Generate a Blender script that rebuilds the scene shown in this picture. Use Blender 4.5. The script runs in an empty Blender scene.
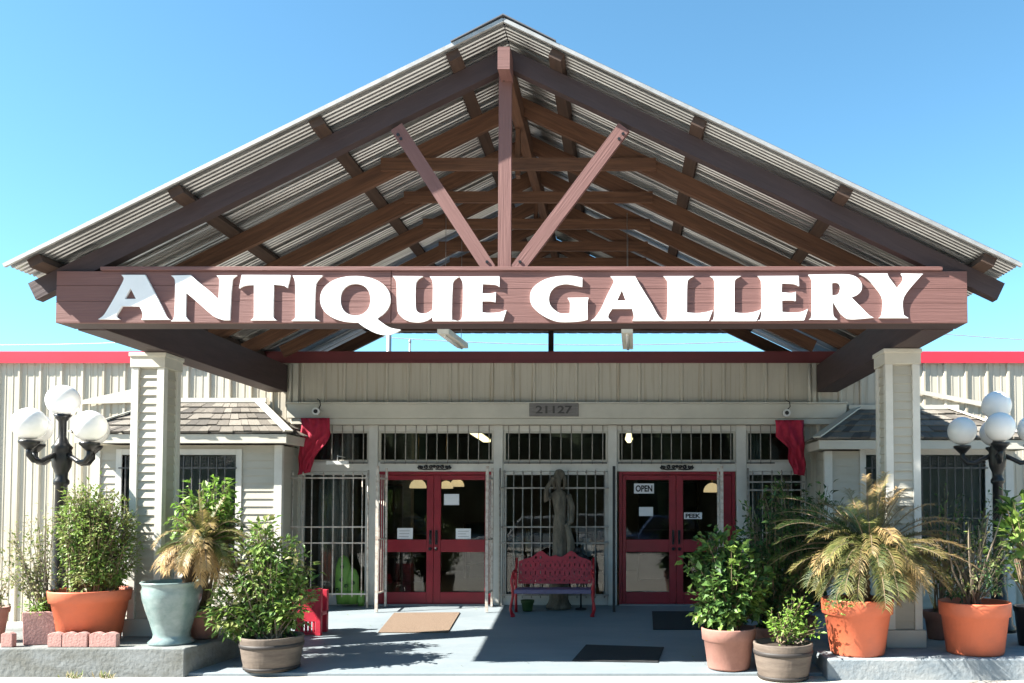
import bpy, math, random
from mathutils import Vector, Matrix
random.seed(7)
R = math.radians
sc = bpy.context.scene
col = sc.collection

# ------------------------------------------------------------------ camera
F, CX, HZ, CAMZ, TILT = 850.0, 622.0, 507.0, 1.57, R(2.0)
CY = HZ - F * math.tan(TILT)
cd = bpy.data.cameras.new('camera'); cam = bpy.data.objects.new('camera', cd); col.objects.link(cam)
cam.location = (0, 0, CAMZ); cam.rotation_euler = (R(90) + TILT, 0, 0)
cd.sensor_width = 36.0; cd.lens = 36.0 * F / 1024.0
cd.shift_x = (512 - CX) / 1024.0; cd.shift_y = (CY - 341.5) / 1024.0
cd.clip_start = 0.05; cd.clip_end = 3000
sc.camera = cam

# ------------------------------------------------------------------ sky, sun, exposure
SUN_DIR = Vector((1.10, 0.36, -1.0)).normalized()
EL = math.asin(-SUN_DIR.z); ROT = math.atan2(-SUN_DIR.x, -SUN_DIR.y)
w = bpy.data.worlds.new('World'); sc.world = w; w.use_nodes = True
nt = w.node_tree; bg = nt.nodes['Background']
sky = nt.nodes.new('ShaderNodeTexSky'); sky.sky_type = 'NISHITA'; sky.sun_disc = False
sky.sun_elevation = EL; sky.sun_rotation = ROT; sky.altitude = 0
sky.air_density = 1.0; sky.dust_density = 0.2; sky.ozone_density = 1.2
tn_ = nt.nodes.new('ShaderNodeMix'); tn_.data_type = 'RGBA'; tn_.blend_type = 'MULTIPLY'; tn_.inputs[0].default_value = 1
tn_.inputs[7].default_value = (0.76, 1.18, 1.22, 1)          # the photo's white balance: a cyan blue sky
nt.links.new(sky.outputs[0], tn_.inputs[6]); nt.links.new(tn_.outputs[2], bg.inputs[0]); bg.inputs[1].default_value = 0.05
ld = bpy.data.lights.new('sun', 'SUN'); ld.energy = 5.0; ld.angle = R(0.5); ld.color = (1.0, 0.95, 0.87)
sun = bpy.data.objects.new('sun', ld); col.objects.link(sun); sun.location = (-20, -6, 20)
sun.rotation_euler = SUN_DIR.to_track_quat('-Z', 'Y').to_euler()
sc.view_settings.view_transform = 'Standard'; sc.view_settings.look = 'None'
sc.view_settings.exposure = 2.2; sc.view_settings.gamma = 1.0
sc.view_settings.use_curve_mapping = False
sc.cycles.max_bounces = 8; sc.cycles.transparent_max_bounces = 12

# ------------------------------------------------------------------ photo measurements -> metres
def Z(py, Y):
    yc = (CY - py) / F
    return CAMZ + Y * (math.sin(TILT) + math.cos(TILT) * yc) / (math.cos(TILT) - math.sin(TILT) * yc)
def X(px, Y, z=CAMZ):
    return (px - CX) / F * (Y * math.cos(TILT) + (z - CAMZ) * math.sin(TILT))
def P(px, py, Y):
    z = Z(py, Y); return Vector((X(px, Y, z), Y, z))
SLOPE, YW, ZLOT = 0.0488, 13.6, -0.25
def FZ(Y): return SLOPE * (min(Y, YW) - YW)
def G(px, py):                      # point of the sloping porch floor
    k = (Z(py, 1.0) - CAMZ)
    Y = (CAMZ + SLOPE * YW) / (SLOPE - k)
    z = CAMZ + k * Y
    return Vector((X(px, Y, z), Y, z))

# ------------------------------------------------------------------ materials
def new_mat(name):
    m = bpy.data.materials.new(name); m.use_nodes = True
    return m, m.node_tree, m.node_tree.nodes['Principled BSDF']
def rgba(c): return (c[0], c[1], c[2], 1)
def surf(name, c1, c2=None, scale=(4, 4, 4), rough=.7, metal=0., bump=.0, bscale=None, coords='Object', detail=6, lo=.35, hi=.65,
         spec=.4, fine=None):
    """two colours mixed by noise, optional bump, optional fine speckle"""
    m, t, b = new_mat(name)
    b.inputs['Roughness'].default_value = rough; b.inputs['Metallic'].default_value = metal
    b.inputs['Specular IOR Level'].default_value = spec
    if c2 is None: c2 = tuple(x * .82 for x in c1)
    tc = t.nodes.new('ShaderNodeTexCoord'); mp = t.nodes.new('ShaderNodeMapping'); mp.inputs['Scale'].default_value = scale
    t.links.new(tc.outputs[coords], mp.inputs[0])
    n = t.nodes.new('ShaderNodeTexNoise'); n.inputs['Scale'].default_value = 1; n.inputs['Detail'].default_value = detail
    n.inputs['Roughness'].default_value = .65
    t.links.new(mp.outputs[0], n.inputs['Vector'])
    r = t.nodes.new('ShaderNodeValToRGB'); r.color_ramp.elements[0].position = lo; r.color_ramp.elements[1].position = hi
    r.color_ramp.elements[0].color = rgba(c1); r.color_ramp.elements[1].color = rgba(c2)
    t.links.new(n.outputs[0], r.inputs[0])
    out = r.outputs[0]
    if fine:
        n3 = t.nodes.new('ShaderNodeTexNoise'); n3.inputs['Scale'].default_value = fine[0]; n3.inputs['Detail'].default_value = 3
        t.links.new(tc.outputs['Object'], n3.inputs['Vector'])
        r3 = t.nodes.new('ShaderNodeValToRGB'); r3.color_ramp.elements[0].position = fine[2]; r3.color_ramp.elements[1].position = fine[2] + .12
        r3.color_ramp.elements[0].color = rgba(fine[1]); r3.color_ramp.elements[1].color = (1, 1, 1, 1)
        mx = t.nodes.new('ShaderNodeMix'); mx.data_type = 'RGBA'; mx.blend_type = 'MULTIPLY'; mx.inputs[0].default_value = 1
        t.links.new(out, mx.inputs[6]); t.links.new(r3.outputs[0], mx.inputs[7]); out = mx.outputs[2]
    t.links.new(out, b.inputs['Base Color'])
    if bump:
        n2 = n
        if bscale:
            mp2 = t.nodes.new('ShaderNodeMapping'); mp2.inputs['Scale'].default_value = bscale
            t.links.new(tc.outputs[coords], mp2.inputs[0])
            n2 = t.nodes.new('ShaderNodeTexNoise'); n2.inputs['Scale'].default_value = 1; n2.inputs['Detail'].default_value = 5
            t.links.new(mp2.outputs[0], n2.inputs['Vector'])
        bp = t.nodes.new('ShaderNodeBump'); bp.inputs['Strength'].default_value = bump; bp.inputs['Distance'].default_value = .02
        t.links.new(n2.outputs[0], bp.inputs['Height']); t.links.new(bp.outputs[0], b.inputs['Normal'])
    return m
def leafmat(name, cols, trans=.3, rough=.45, spec=.35):
    m, t, b = new_mat(name)
    g = t.nodes.new('ShaderNodeNewGeometry'); r = t.nodes.new('ShaderNodeValToRGB')
    e = r.color_ramp.elements
    while len(e) < len(cols): e.new(.5)
    for i, c in enumerate(cols):
        e[i].position = i / max(1, len(cols) - 1); e[i].color = rgba(c)
    t.links.new(g.outputs['Random Per Island'], r.inputs[0]); t.links.new(r.outputs[0], b.inputs['Base Color'])
    b.inputs['Roughness'].default_value = rough; b.inputs['Specular IOR Level'].default_value = spec
    tr = t.nodes.new('ShaderNodeBsdfTranslucent'); t.links.new(r.outputs[0], tr.inputs[0])
    ms = t.nodes.new('ShaderNodeMixShader'); ms.inputs[0].default_value = trans
    t.links.new(b.outputs[0], ms.inputs[1]); t.links.new(tr.outputs[0], ms.inputs[2])
    t.links.new(ms.outputs[0], t.nodes['Material Output'].inputs[0])
    return m
def attrleaf(name, trans=.25):
    m, t, b = new_mat(name)
    a = t.nodes.new('ShaderNodeAttribute'); a.attribute_name = 'tint'
    t.links.new(a.outputs['Color'], b.inputs['Base Color']); b.inputs['Roughness'].default_value = .5
    b.inputs['Specular IOR Level'].default_value = .3
    tr = t.nodes.new('ShaderNodeBsdfTranslucent'); t.links.new(a.outputs['Color'], tr.inputs[0])
    ms = t.nodes.new('ShaderNodeMixShader'); ms.inputs[0].default_value = trans
    t.links.new(b.outputs[0], ms.inputs[1]); t.links.new(tr.outputs[0], ms.inputs[2])
    t.links.new(ms.outputs[0], t.nodes['Material Output'].inputs[0])
    return m
def glassmat(name, tint=(.75, .8, .8)):
    m, t, b = new_mat(name); t.nodes.remove(b)
    tr = t.nodes.new('ShaderNodeBsdfTransparent'); tr.inputs[0].default_value = rgba(tint)
    gl = t.nodes.new('ShaderNodeBsdfGlossy'); gl.inputs['Roughness'].default_value = .02
    tc = t.nodes.new('ShaderNodeTexCoord'); n = t.nodes.new('ShaderNodeTexNoise'); n.inputs['Scale'].default_value = 1.3
    t.links.new(tc.outputs['Object'], n.inputs['Vector'])
    bp = t.nodes.new('ShaderNodeBump'); bp.inputs['Strength'].default_value = .05; bp.inputs['Distance'].default_value = .02
    t.links.new(n.outputs[0], bp.inputs['Height']); t.links.new(bp.outputs[0], gl.inputs['Normal'])
    fr = t.nodes.new('ShaderNodeFresnel'); fr.inputs[0].default_value = 1.55
    ms = t.nodes.new('ShaderNodeMixShader'); t.links.new(fr.outputs[0], ms.inputs[0])
    t.links.new(tr.outputs[0], ms.inputs[1]); t.links.new(gl.outputs[0], ms.inputs[2])
    t.links.new(ms.outputs[0], t.nodes['Material Output'].inputs[0])
    return m
def emit(name, c, s):
    m, t, b = new_mat(name)
    b.inputs['Base Color'].default_value = rgba(c); b.inputs['Emission Color'].default_value = rgba(c); b.inputs['Emission Strength'].default_value = s
    return m

M = {}
M['lot'] = surf('lot_concrete', (.36, .335, .295), (.30, .275, .24), (.7, .7, .7), .9, bump=.25, bscale=(30, 30, 30), fine=(60, (.75, .75, .75), .35))
M['slab'] = surf('painted_slab', (.15, .185, .205), (.205, .235, .25), (.8, 1.6, 1.1), .6, bump=.15, bscale=(14, 14, 14), fine=(5, (.70, .72, .74), .37), detail=9, lo=.3, hi=.7)
M['plinth'] = surf('plinth_concrete', (.19, .235, .27), (.31, .335, .345), (3, 3, 5), .85, bump=.4, bscale=(22, 22, 22), fine=(7, (.55, .55, .52), .42))
M['plinth_left'] = surf('plinth_concrete_mossy', (.155, .16, .145), (.235, .255, .26), (2.2, 3, 5), .88, bump=.45, bscale=(22, 22, 22), fine=(14, (.4, .4, .36), .42))
def streaked(name, c1, c2):
    m = surf(name, c1, c2, (1.2, 1.2, .5), .55, bump=.03, fine=(3, (.88, .87, .85), .4))
    t = m.node_tree; b = t.nodes['Principled BSDF']; src = b.inputs['Base Color'].links[0].from_socket
    tc = t.nodes.new('ShaderNodeTexCoord'); mp = t.nodes.new('ShaderNodeMapping'); mp.inputs['Scale'].default_value = (16, 16, .55)
    n = t.nodes.new('ShaderNodeTexNoise'); n.inputs['Scale'].default_value = 1; n.inputs['Detail'].default_value = 4
    t.links.new(tc.outputs['Object'], mp.inputs[0]); t.links.new(mp.outputs[0], n.inputs['Vector'])
    r = t.nodes.new('ShaderNodeValToRGB'); r.color_ramp.elements[0].position = .53; r.color_ramp.elements[1].position = .72
    r.color_ramp.elements[0].color = (1, 1, 1, 1); r.color_ramp.elements[1].color = (.72, .66, .57, 1); t.links.new(n.outputs[0], r.inputs[0])
    mx = t.nodes.new('ShaderNodeMix'); mx.data_type = 'RGBA'; mx.blend_type = 'MULTIPLY'; mx.inputs[0].default_value = 1
    t.links.new(src, mx.inputs[6]); t.links.new(r.outputs[0], mx.inputs[7]); t.links.new(mx.outputs[2], b.inputs['Base Color']); return m
M['siding'] = streaked('painted_metal_siding', (.50, .47, .39), (.44, .41, .34))
M['lap'] = surf('lap_siding_paint', (.43, .41, .35), (.38, .36, .30), (1.5, 1.5, 5), .6, bump=.05, bscale=(4, 4, 40))
M['trim'] = surf('cream_trim_paint', (.53, .505, .43), (.46, .44, .375), (2, 2, 2), .55, bump=.04, bscale=(30, 30, 30))
M['whitetrim'] = surf('white_trim_paint', (.60, .59, .54), (.52, .51, .465), (3, 3, 3), .5, bump=.04, bscale=(30, 30, 30))
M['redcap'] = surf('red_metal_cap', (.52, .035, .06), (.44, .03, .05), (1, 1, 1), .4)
M['reddoor'] = surf('red_door_paint', (.27, .013, .024), (.21, .010, .019), (3, 3, 3), .42, bump=.05, bscale=(40, 40, 40))
M['redwood'] = surf('red_bench_paint', (.50, .025, .05), (.38, .02, .04), (8, 8, 8), .5, bump=.1, bscale=(30, 30, 60))
M['rediron'] = surf('red_iron_paint', (.38, .012, .020), (.27, .009, .015), (9, 9, 9), .38, bump=.2, bscale=(60, 60, 60))
M['seat_sky'] = surf('seat_sky_tint', (.12, .105, .19), (.09, .08, .145), (9, 9, 9), .45)  # violet stands for sky reflected in the seat, put into its colour
M['shingle'] = surf('wood_shingle', (.36, .29, .22), (.22, .18, .15), (14, 3, 3), .9, bump=.4, bscale=(50, 8, 8), coords='UV')
def shinglemat():
    m = leafmat('wood_shingle_weathered', [(.085, .078, .070), (.15, .135, .115), (.23, .21, .18), (.12, .108, .092)], 0.0, .9, .2)
    t = m.node_tree; b = [n for n in t.nodes if n.type == 'BSDF_PRINCIPLED'][0]
    tc = t.nodes.new('ShaderNodeTexCoord'); mp = t.nodes.new('ShaderNodeMapping'); mp.inputs['Scale'].default_value = (60, 6, 1); n = t.nodes.new('ShaderNodeTexNoise')
    t.links.new(tc.outputs['UV'], mp.inputs[0]); t.links.new(mp.outputs[0], n.inputs['Vector']); bp = t.nodes.new('ShaderNodeBump'); bp.inputs['Strength'].default_value = .6; bp.inputs['Distance'].default_value = .02
    t.links.new(n.outputs[0], bp.inputs['Height']); t.links.new(bp.outputs[0], b.inputs['Normal']); return m
M['shingle'] = shinglemat()
M['rake'] = surf('rake_edge_metal', (.40, .40, .39), (.30, .30, .29), (9, 9, 9), .5, metal=.3)
M['curtain'] = surf('grey_curtain_cloth', (.42, .41, .39), (.34, .33, .31), (6, 6, 1), .9)
M['redcap_shade'] = surf('red_cap_shade_tone', (.135, .030, .034), (.11, .026, .03), (1, 1, 1), .5)  # middle stretch of the red cap, canopy shade put into its colour
M['guardbars'] = surf('grey_guard_bars', (.33, .315, .285), (.18, .15, .12), (9, 9, 14), .6, lo=.45, hi=.72)
M['galv'] = surf('galvanised_sheet', (.52, .525, .52), (.33, .33, .325), (.8, 6, 1), .3, metal=.85, bump=.04, fine=(5, (.72, .7, .66), .36))
M['ridgecap'] = surf('dark_ridge_cap', (.16, .16, .17), (.12, .12, .13), (2, 2, 2), .5, metal=.5)
M['gable'] = surf('gable_sheet', (.30, .31, .32), (.24, .25, .26), (1, 1, 3), .5, metal=.3)
M['brownpaint'] = surf('brown_beam_paint', (.056, .036, .036), (.042, .027, .027), (2, 14, 1), .65, bump=.2, bscale=(3, 40, 1), coords='UV')
M['signwood'] = surf('sign_board_paint', (.178, .088, .078), (.146, .070, .062), (1.2, 30, 1), .7, bump=.25, bscale=(2.5, 60, 1), coords='UV', lo=.3, hi=.7)
M['rawwood'] = surf('raw_rafter_wood', (.165, .080, .044), (.070, .034, .021), (1.5, 22, 1), .75, bump=.3, bscale=(2, 40, 1), coords='UV', lo=.3, hi=.68, fine=(6, (.45, .4, .36), .38))
M['purlin'] = surf('purlin_wood', (.070, .042, .030), (.042, .025, .019), (1.5, 18, 1), .8, bump=.2, coords='UV')
M['letter'] = surf('white_letter_paint', (.80, .80, .79), (.76, .76, .75), (5, 5, 5), .5)
M['black'] = surf('black_lamp_paint', (.012, .012, .013), (.02, .02, .02), (9, 9, 9), .35, bump=.08, bscale=(60, 60, 60))
M['globe'] = surf('milk_globe', (.90, .89, .87), (.86, .85, .82), (3, 3, 3), .14)
M['bars'] = surf('weathered_white_bars', (.55, .50, .44), (.28, .20, .15), (9, 9, 14), .6, lo=.45, hi=.72)
M['darkbars'] = surf('dark_window_bars', (.10, .10, .095), (.05, .05, .05), (9, 9, 14), .5)
M['terra'] = surf('orange_plastic_pot', (.56, .135, .062), (.43, .115, .062), (2.5, 2.5, 4), .55, bump=.08, bscale=(30, 30, 30), fine=(7, (.72, .70, .68), .36), detail=9, lo=.42, hi=.72)
M['terra_dull'] = surf('dusty_terracotta', (.30, .155, .122), (.24, .12, .095), (6, 6, 6), .8, bump=.1, bscale=(40, 40, 40))
M['pinkstone'] = surf('pink_cast_stone', (.42, .235, .205), (.32, .185, .165), (8, 8, 8), .9, bump=.3, bscale=(40, 40, 40))
M['barrelwood'] = surf('barrel_planter_wood', (.155, .125, .10), (.09, .07, .056), (3, 3, 18), .75, bump=.2, bscale=(24, 24, 4))
M['barrelband'] = surf('barrel_planter_band', (.038, .033, .03), (.028, .024, .022), (8, 8, 8), .6)
M['celadon'] = surf('celadon_glaze', (.155, .225, .22), (.25, .315, .305), (7, 7, 9), .22, bump=.12, bscale=(18, 18, 18), fine=(16, (.62, .72, .72), .40), spec=.6)
M['soil'] = surf('potting_soil', (.05, .035, .025), (.03, .022, .016), (30, 30, 30), .95, bump=.6, bscale=(60, 60, 60))
M['bark'] = surf('stem_bark', (.22, .16, .10), (.13, .095, .06), (20, 20, 6), .85, bump=.3)
M['palebark'] = surf('bare_pale_bark', (.21, .17, .12), (.13, .105, .075), (20, 20, 6), .85, bump=.3)
M['palmtrunk'] = surf('palm_trunk_bark', (.11, .075, .045), (.06, .04, .025), (26, 26, 26), .95, bump=.8, bscale=(40, 40, 40))
M['interior'] = surf('interior_wall_paint', (.34, .32, .29), (.28, .265, .24), (1, 1, 1), .8)
M['interior_floor'] = surf('interior_floor', (.22, .19, .16), (.17, .145, .125), (1, 1, 1), .6)
M['dark_furniture'] = surf('dark_furniture', (.05, .035, .025), (.08, .055, .04), (4, 4, 4), .5)
M['glass'] = glassmat('window_glass')
M['paper'] = surf('white_paper', (.74, .75, .76), (.70, .71, .72), (5, 5, 5), .8)
M['ink'] = surf('black_ink', (.012, .012, .014), (.016, .016, .018), (5, 5, 5), .6)
M['plaque'] = surf('grey_plaque_wood', (.20, .19, .18), (.14, .13, .125), (6, 6, 40), .8, bump=.3)
M['plaquenum'] = surf('dark_plaque_numbers', (.07, .066, .062), (.055, .05, .05), (6, 6, 6), .7)
M['tanmat'] = surf('coir_mat', (.215, .155, .11), (.15, .105, .072), (60, 60, 60), .95, bump=.8, bscale=(160, 160, 160))
M['darkmat'] = surf('dark_rubber_mat', (.028, .032, .034), (.018, .02, .022), (60, 60, 60), .9, bump=.8, bscale=(140, 140, 140))
M['stone'] = surf('weathered_statue_stone', (.19, .165, .125), (.075, .067, .052), (9, 9, 3), .9, bump=.8, bscale=(26, 26, 26), fine=(12, (.6, .58, .55), .4))
M['scarf'] = surf('red_drape_cloth', (.46, .02, .055), (.34, .015, .04), (14, 14, 10), .75, bump=.3, bscale=(30, 30, 16))
M['camwhite'] = surf('camera_plastic', (.66, .66, .64), (.62, .62, .6), (5, 5, 5), .4)
M['green_paint'] = surf('lime_green_paint', (.13, .27, .05), (.09, .20, .035), (7, 7, 7), .5, bump=.15, bscale=(20, 20, 20))
M['tube'] = surf('white_tube_fixture', (.72, .70, .62), (.66, .64, .56), (5, 5, 5), .45)
M['pipe'] = surf('grey_vent_pipe', (.34, .35, .36), (.28, .29, .3), (5, 5, 5), .5, metal=.4)
M['amber'] = emit('amber_shade_glow', (.85, .60, .32), .26)
M['tubeglow'] = emit('warm_tube_glow', (1.0, .78, .42), 1.1)
M['brass'] = surf('dull_brass', (.30, .20, .08), (.2, .13, .05), (9, 9, 9), .4, metal=.8)
M['L_fresh'] = leafmat('leaf_fresh_green', [(.10, .18, .035), (.16, .26, .05), (.25, .35, .085), (.13, .22, .045)])
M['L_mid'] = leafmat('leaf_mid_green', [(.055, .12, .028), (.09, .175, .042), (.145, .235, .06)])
M['L_olive'] = leafmat('leaf_olive', [(.13, .18, .045), (.20, .25, .065), (.28, .31, .11), (.30, .26, .13)])
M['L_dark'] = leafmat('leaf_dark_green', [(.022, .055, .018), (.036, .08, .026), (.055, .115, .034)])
M['L_pale'] = leafmat('leaf_pale_dry', [(.13, .18, .05), (.20, .24, .09), (.30, .26, .15), (.34, .29, .18)])
M['L_lime'] = leafmat('leaf_lime', [(.14, .27, .04), (.22, .38, .06), (.11, .22, .03)])
M['frond'] = attrleaf('cycad_leaflet')

# ------------------------------------------------------------------ mesh builder and scene helpers
class MB:
    def __init__(s): s.v = []; s.f = []; s.uv = []; s.sm = []; s.tint = None
    def face(s, idx, uv=None, smooth=False):
        s.f.append(tuple(idx)); s.sm.append(smooth)
        if uv is None:
            a = [Vector(s.v[i]) for i in idx]; n = (a[1] - a[0]).cross(a[2] - a[0])
            ax = max(range(3), key=lambda k: abs(n[k]))
            o = [(1, 2), (0, 2), (0, 1)][ax]
            uv = [(p[o[0]], p[o[1]]) for p in a]
        s.uv.append(uv)
    def add(s, p): s.v.append(tuple(p)); return len(s.v) - 1
    def box(s, x0, x1, y0, y1, z0, z1):
        if x0 > x1: x0, x1 = x1, x0
        if y0 > y1: y0, y1 = y1, y0
        if z0 > z1: z0, z1 = z1, z0
        b = len(s.v)
        for z in (z0, z1):
            for x, y in ((x0, y0), (x1, y0), (x1, y1), (x0, y1)): s.add((x, y, z))
        for q in ((0, 3, 2, 1), (4, 5, 6, 7), (0, 1, 5, 4), (1, 2, 6, 5), (2, 3, 7, 6), (3, 0, 4, 7)):
            s.face([b + i for i in q])
        return s
    def bar(s, p, q, w, h, up=(0, 0, 1), bev=0):
        """timber from p to q, w across, h along up"""
        p, q = Vector(p), Vector(q); d = (q - p); L = d.length; d.normalize()
        side = d.cross(Vector(up)).normalized(); u = side.cross(d).normalized()
        b = len(s.v)
        for o in (p, q):
            for a, c in ((-1, -1), (1, -1), (1, 1), (-1, 1)): s.add(o + side * (a * w / 2) + u * (c * h / 2))
        off = random.random() * 7
        dims = (w, h, w, h)
        for i in range(4):
            j = (i + 1) % 4
            s.face([b + i, b + j, b + 4 + j, b + 4 + i], [(off, off + i), (off, off + i + dims[i]), (off + L, off + i + dims[i]), (off + L, off + i)])
        s.face([b + 3, b + 2, b + 1, b]); s.face([b + 4, b + 5, b + 6, b + 7])
        return s
    def tube(s, pts, r, n=8, caps=True, smooth=True):
        pts = [Vector(p) for p in pts]
        if not isinstance(r, (list, tuple)): r = [r] * len(pts)
        rings = []; ref = None
        for i, p in enumerate(pts):
            d = (pts[min(i + 1, len(pts) - 1)] - pts[max(i - 1, 0)])
            if d.length < 1e-9: d = Vector((0, 0, 1))
            d.normalize()
            if ref is None: ref = Vector((1, 0, 0)) if abs(d.x) < .9 else Vector((0, 1, 0))
            a = (ref - d * ref.dot(d)).normalized(); ref = a; c = d.cross(a)
            rings.append([s.add(p + (a * math.cos(2 * math.pi * k / n) + c * math.sin(2 * math.pi * k / n)) * r[i]) for k in range(n)])
        for i in range(len(rings) - 1):
            for k in range(n):
                k2 = (k + 1) % n
                s.face([rings[i][k], rings[i][k2], rings[i + 1][k2], rings[i + 1][k]], [(k / n, i * .1), ((k + 1) / n, i * .1), ((k + 1) / n, i * .1 + .1), (k / n, i * .1 + .1)], smooth)
        if caps: s.face(rings[0][::-1]); s.face(rings[-1])
        return s
    def lathe(s, c, prof, n=32, sx=1., sy=1., smooth=True, closed=False, jit=None):
        c = Vector(c); rings = []
        for (r, z) in prof:
            rings.append([s.add((c.x + r * sx * math.cos(2 * math.pi * k / n) , c.y + r * sy * math.sin(2 * math.pi * k / n), c.z + z)) for k in range(n)])
        for i in range(len(rings) - 1):
            for k in range(n):
                k2 = (k + 1) % n
                s.face([rings[i][k], rings[i][k2], rings[i + 1][k2], rings[i + 1][k]], [(k / n, i * .1), ((k + 1) / n, i * .1), ((k + 1) / n, i * .1 + .1), (k / n, i * .1 + .1)], smooth)
        s.face(rings[0][::-1])
        s.face(rings[-1])
        return s
    def sphere(s, c, r, n=20, m=12, sx=1, sy=1, sz=1):
        return s.lathe(c, [(r * math.sin(math.pi * i / m) * 1.0 + 1e-4, -r * sz * math.cos(math.pi * i / m)) for i in range(m + 1)], n, sx, sy)
    def prism(s, poly, ext):
        """closed polygon (list of 3D points, in order) pushed by vector ext"""
        b = len(s.v); n = len(poly); e = Vector(ext)
        for p in poly: s.add(p)
        for p in poly: s.add(Vector(p) + e)
        s.face(list(range(b, b + n))[::-1]); s.face(list(range(b + n, b + 2 * n)))
        for i in range(n):
            j = (i + 1) % n; s.face([b + i, b + j, b + n + j, b + n + i])
        return s
    def quad(s, a, b, c, d, uv=None):
        i = [s.add(p) for p in (a, b, c, d)]; s.face(i, uv); return s
    def leaf(s, p, d, nrm, L, W, bend=.15):
        p = Vector(p); d = Vector(d).normalized(); n = Vector(nrm)
        side = d.cross(n)
        if side.length < 1e-4: side = d.orthogonal()
        side.normalize(); n = side.cross(d).normalized()
        a = s.add(p); l = s.add(p + d * L * .45 + side * W * .5 + n * W * .18); r = s.add(p + d * L * .45 - side * W * .5 + n * W * .18)
        m = s.add(p + d * L * .5 - n * W * .02); t = s.add(p + d * L - n * L * bend)
        s.face([a, m, l], [(0, 0)] * 3); s.face([a, r, m], [(0, 0)] * 3); s.face([l, m, t], [(0, 0)] * 3); s.face([m, r, t], [(0, 0)] * 3)
    def build(s, name, mat, parent=None, bevel=0):
        me = bpy.data.meshes.new(name)
        o = Vector(ORG.get(parent.name, (0, 0, 0))) if parent else Vector((0, 0, 0))
        me.from_pydata([tuple(Vector(p) - o) for p in s.v], [], s.f)
        uvl = me.uv_layers.new(name='UVMap'); k = 0
        flat = []
        for u in s.uv:
            for q in u: flat += [q[0], q[1]]
        uvl.data.foreach_set('uv', flat)
        me.polygons.foreach_set('use_smooth', s.sm)
        if s.tint:
            ca = me.color_attributes.new('tint', 'FLOAT_COLOR', 'POINT')
            f2 = []
            for c in s.tint: f2 += [c[0], c[1], c[2], 1]
            ca.data.foreach_set('color', f2)
        me.materials.append(mat); me.update()
        ob = bpy.data.objects.new(name, me); col.objects.link(ob)
        if parent:
            ob.parent = parent; ORG[ob.name] = tuple(o)
        if bevel:
            bm = ob.modifiers.new('soft_edges', 'BEVEL'); bm.width = bevel; bm.segments = 2; bm.limit_method = 'ANGLE'
        return ob
ORG = {}
def tag(o, label, cat, group=None, kind=None):
    o['label'] = label; o['category'] = cat
    if group: o['group'] = group
    if kind: o['kind'] = kind
    return o
def thing(name, loc, label, cat, group=None):
    o = bpy.data.objects.new(name, None); col.objects.link(o); o.location = loc; o.empty_display_size = .2
    ORG[o.name] = tuple(loc); return tag(o, label, cat, group)
def structure(o): o['kind'] = 'structure'; return o
def solo(mb, name, mat, base, label, cat, group=None, bevel=0):
    """a thing that is one mesh, its origin at its base"""
    b = Vector(base); mb.v = [tuple(Vector(p) - b) for p in mb.v]
    o = mb.build(name, mat, None, bevel); o.location = b; ORG[o.name] = tuple(b)
    return tag(o, label, cat, group)
def curve_fill(contours, depth, to3):
    """fill 2D contours (even-odd) and extrude by depth along +y after mapping to3(x, y, k) ; k=0 front, 1 back"""
    cu = bpy.data.curves.new('outline', 'CURVE'); cu.dimensions = '2D'; cu.fill_mode = 'BOTH'; cu.extrude = .5
    for c in contours:
        sp = cu.splines.new('POLY'); sp.points.add(len(c) - 1)
        for i, p in enumerate(c): sp.points[i].co = (p[0], p[1], 0, 1)
        sp.use_cyclic_u = True
    ob = bpy.data.objects.new('outline', cu); col.objects.link(ob)
    dg = bpy.context.evaluated_depsgraph_get(); me = bpy.data.meshes.new_from_object(ob.evaluated_get(dg))
    mb = MB()
    for v in me.vertices: mb.add(to3(v.co.x, v.co.y, 0 if v.co.z > 0 else 1))
    for p in me.polygons: mb.face(list(p.vertices))
    bpy.data.objects.remove(ob); bpy.data.curves.remove(cu); bpy.data.meshes.remove(me)
    return mb
def text_mesh(body, xc, zc, y, height, width=None, depth=.003, bold=0.0):
    """lettering on a plane facing the camera side (-y), centred, from Blender's built-in face"""
    cu = bpy.data.curves.new('lettering', 'FONT'); cu.body = body; cu.size = 1; cu.offset = bold; cu.extrude = .5
    ob = bpy.data.objects.new('lettering', cu); col.objects.link(ob)
    dg = bpy.context.evaluated_depsgraph_get(); me = bpy.data.meshes.new_from_object(ob.evaluated_get(dg))
    xs = [v.co.x for v in me.vertices]; ys = [v.co.y for v in me.vertices]
    w_, h_ = max(xs) - min(xs), max(ys) - min(ys); sy = height / h_; sx = (width / w_) if width else sy
    mb = MB()
    for v in me.vertices:
        mb.add((xc + (v.co.x - min(xs) - w_ / 2) * sx, y + (0 if v.co.z > 0 else depth), zc + (v.co.y - min(ys) - h_ / 2) * sy))
    for p in me.polygons: mb.face(list(p.vertices))
    bpy.data.objects.remove(ob); bpy.data.curves.remove(cu); bpy.data.meshes.remove(me)
    return mb

# ------------------------------------------------------------------ ground
g = MB(); g.quad((-600, -600, ZLOT), (600, -600, ZLOT), (600, 600, ZLOT), (-600, 600, ZLOT)); structure(g.build('ground', M['lot']))
YS = 9.22
s = MB(); xl, xr = -5.25, 4.6
n = 12
s.prism([(xl, YS, FZ(YS)), (xl, 13.66, 0), (xl, 13.66, -.4), (xl, YS, -.4)], (xr - xl, 0, 0))
structure(s.build('porch_floor', M['slab'], bevel=.012))
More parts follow.
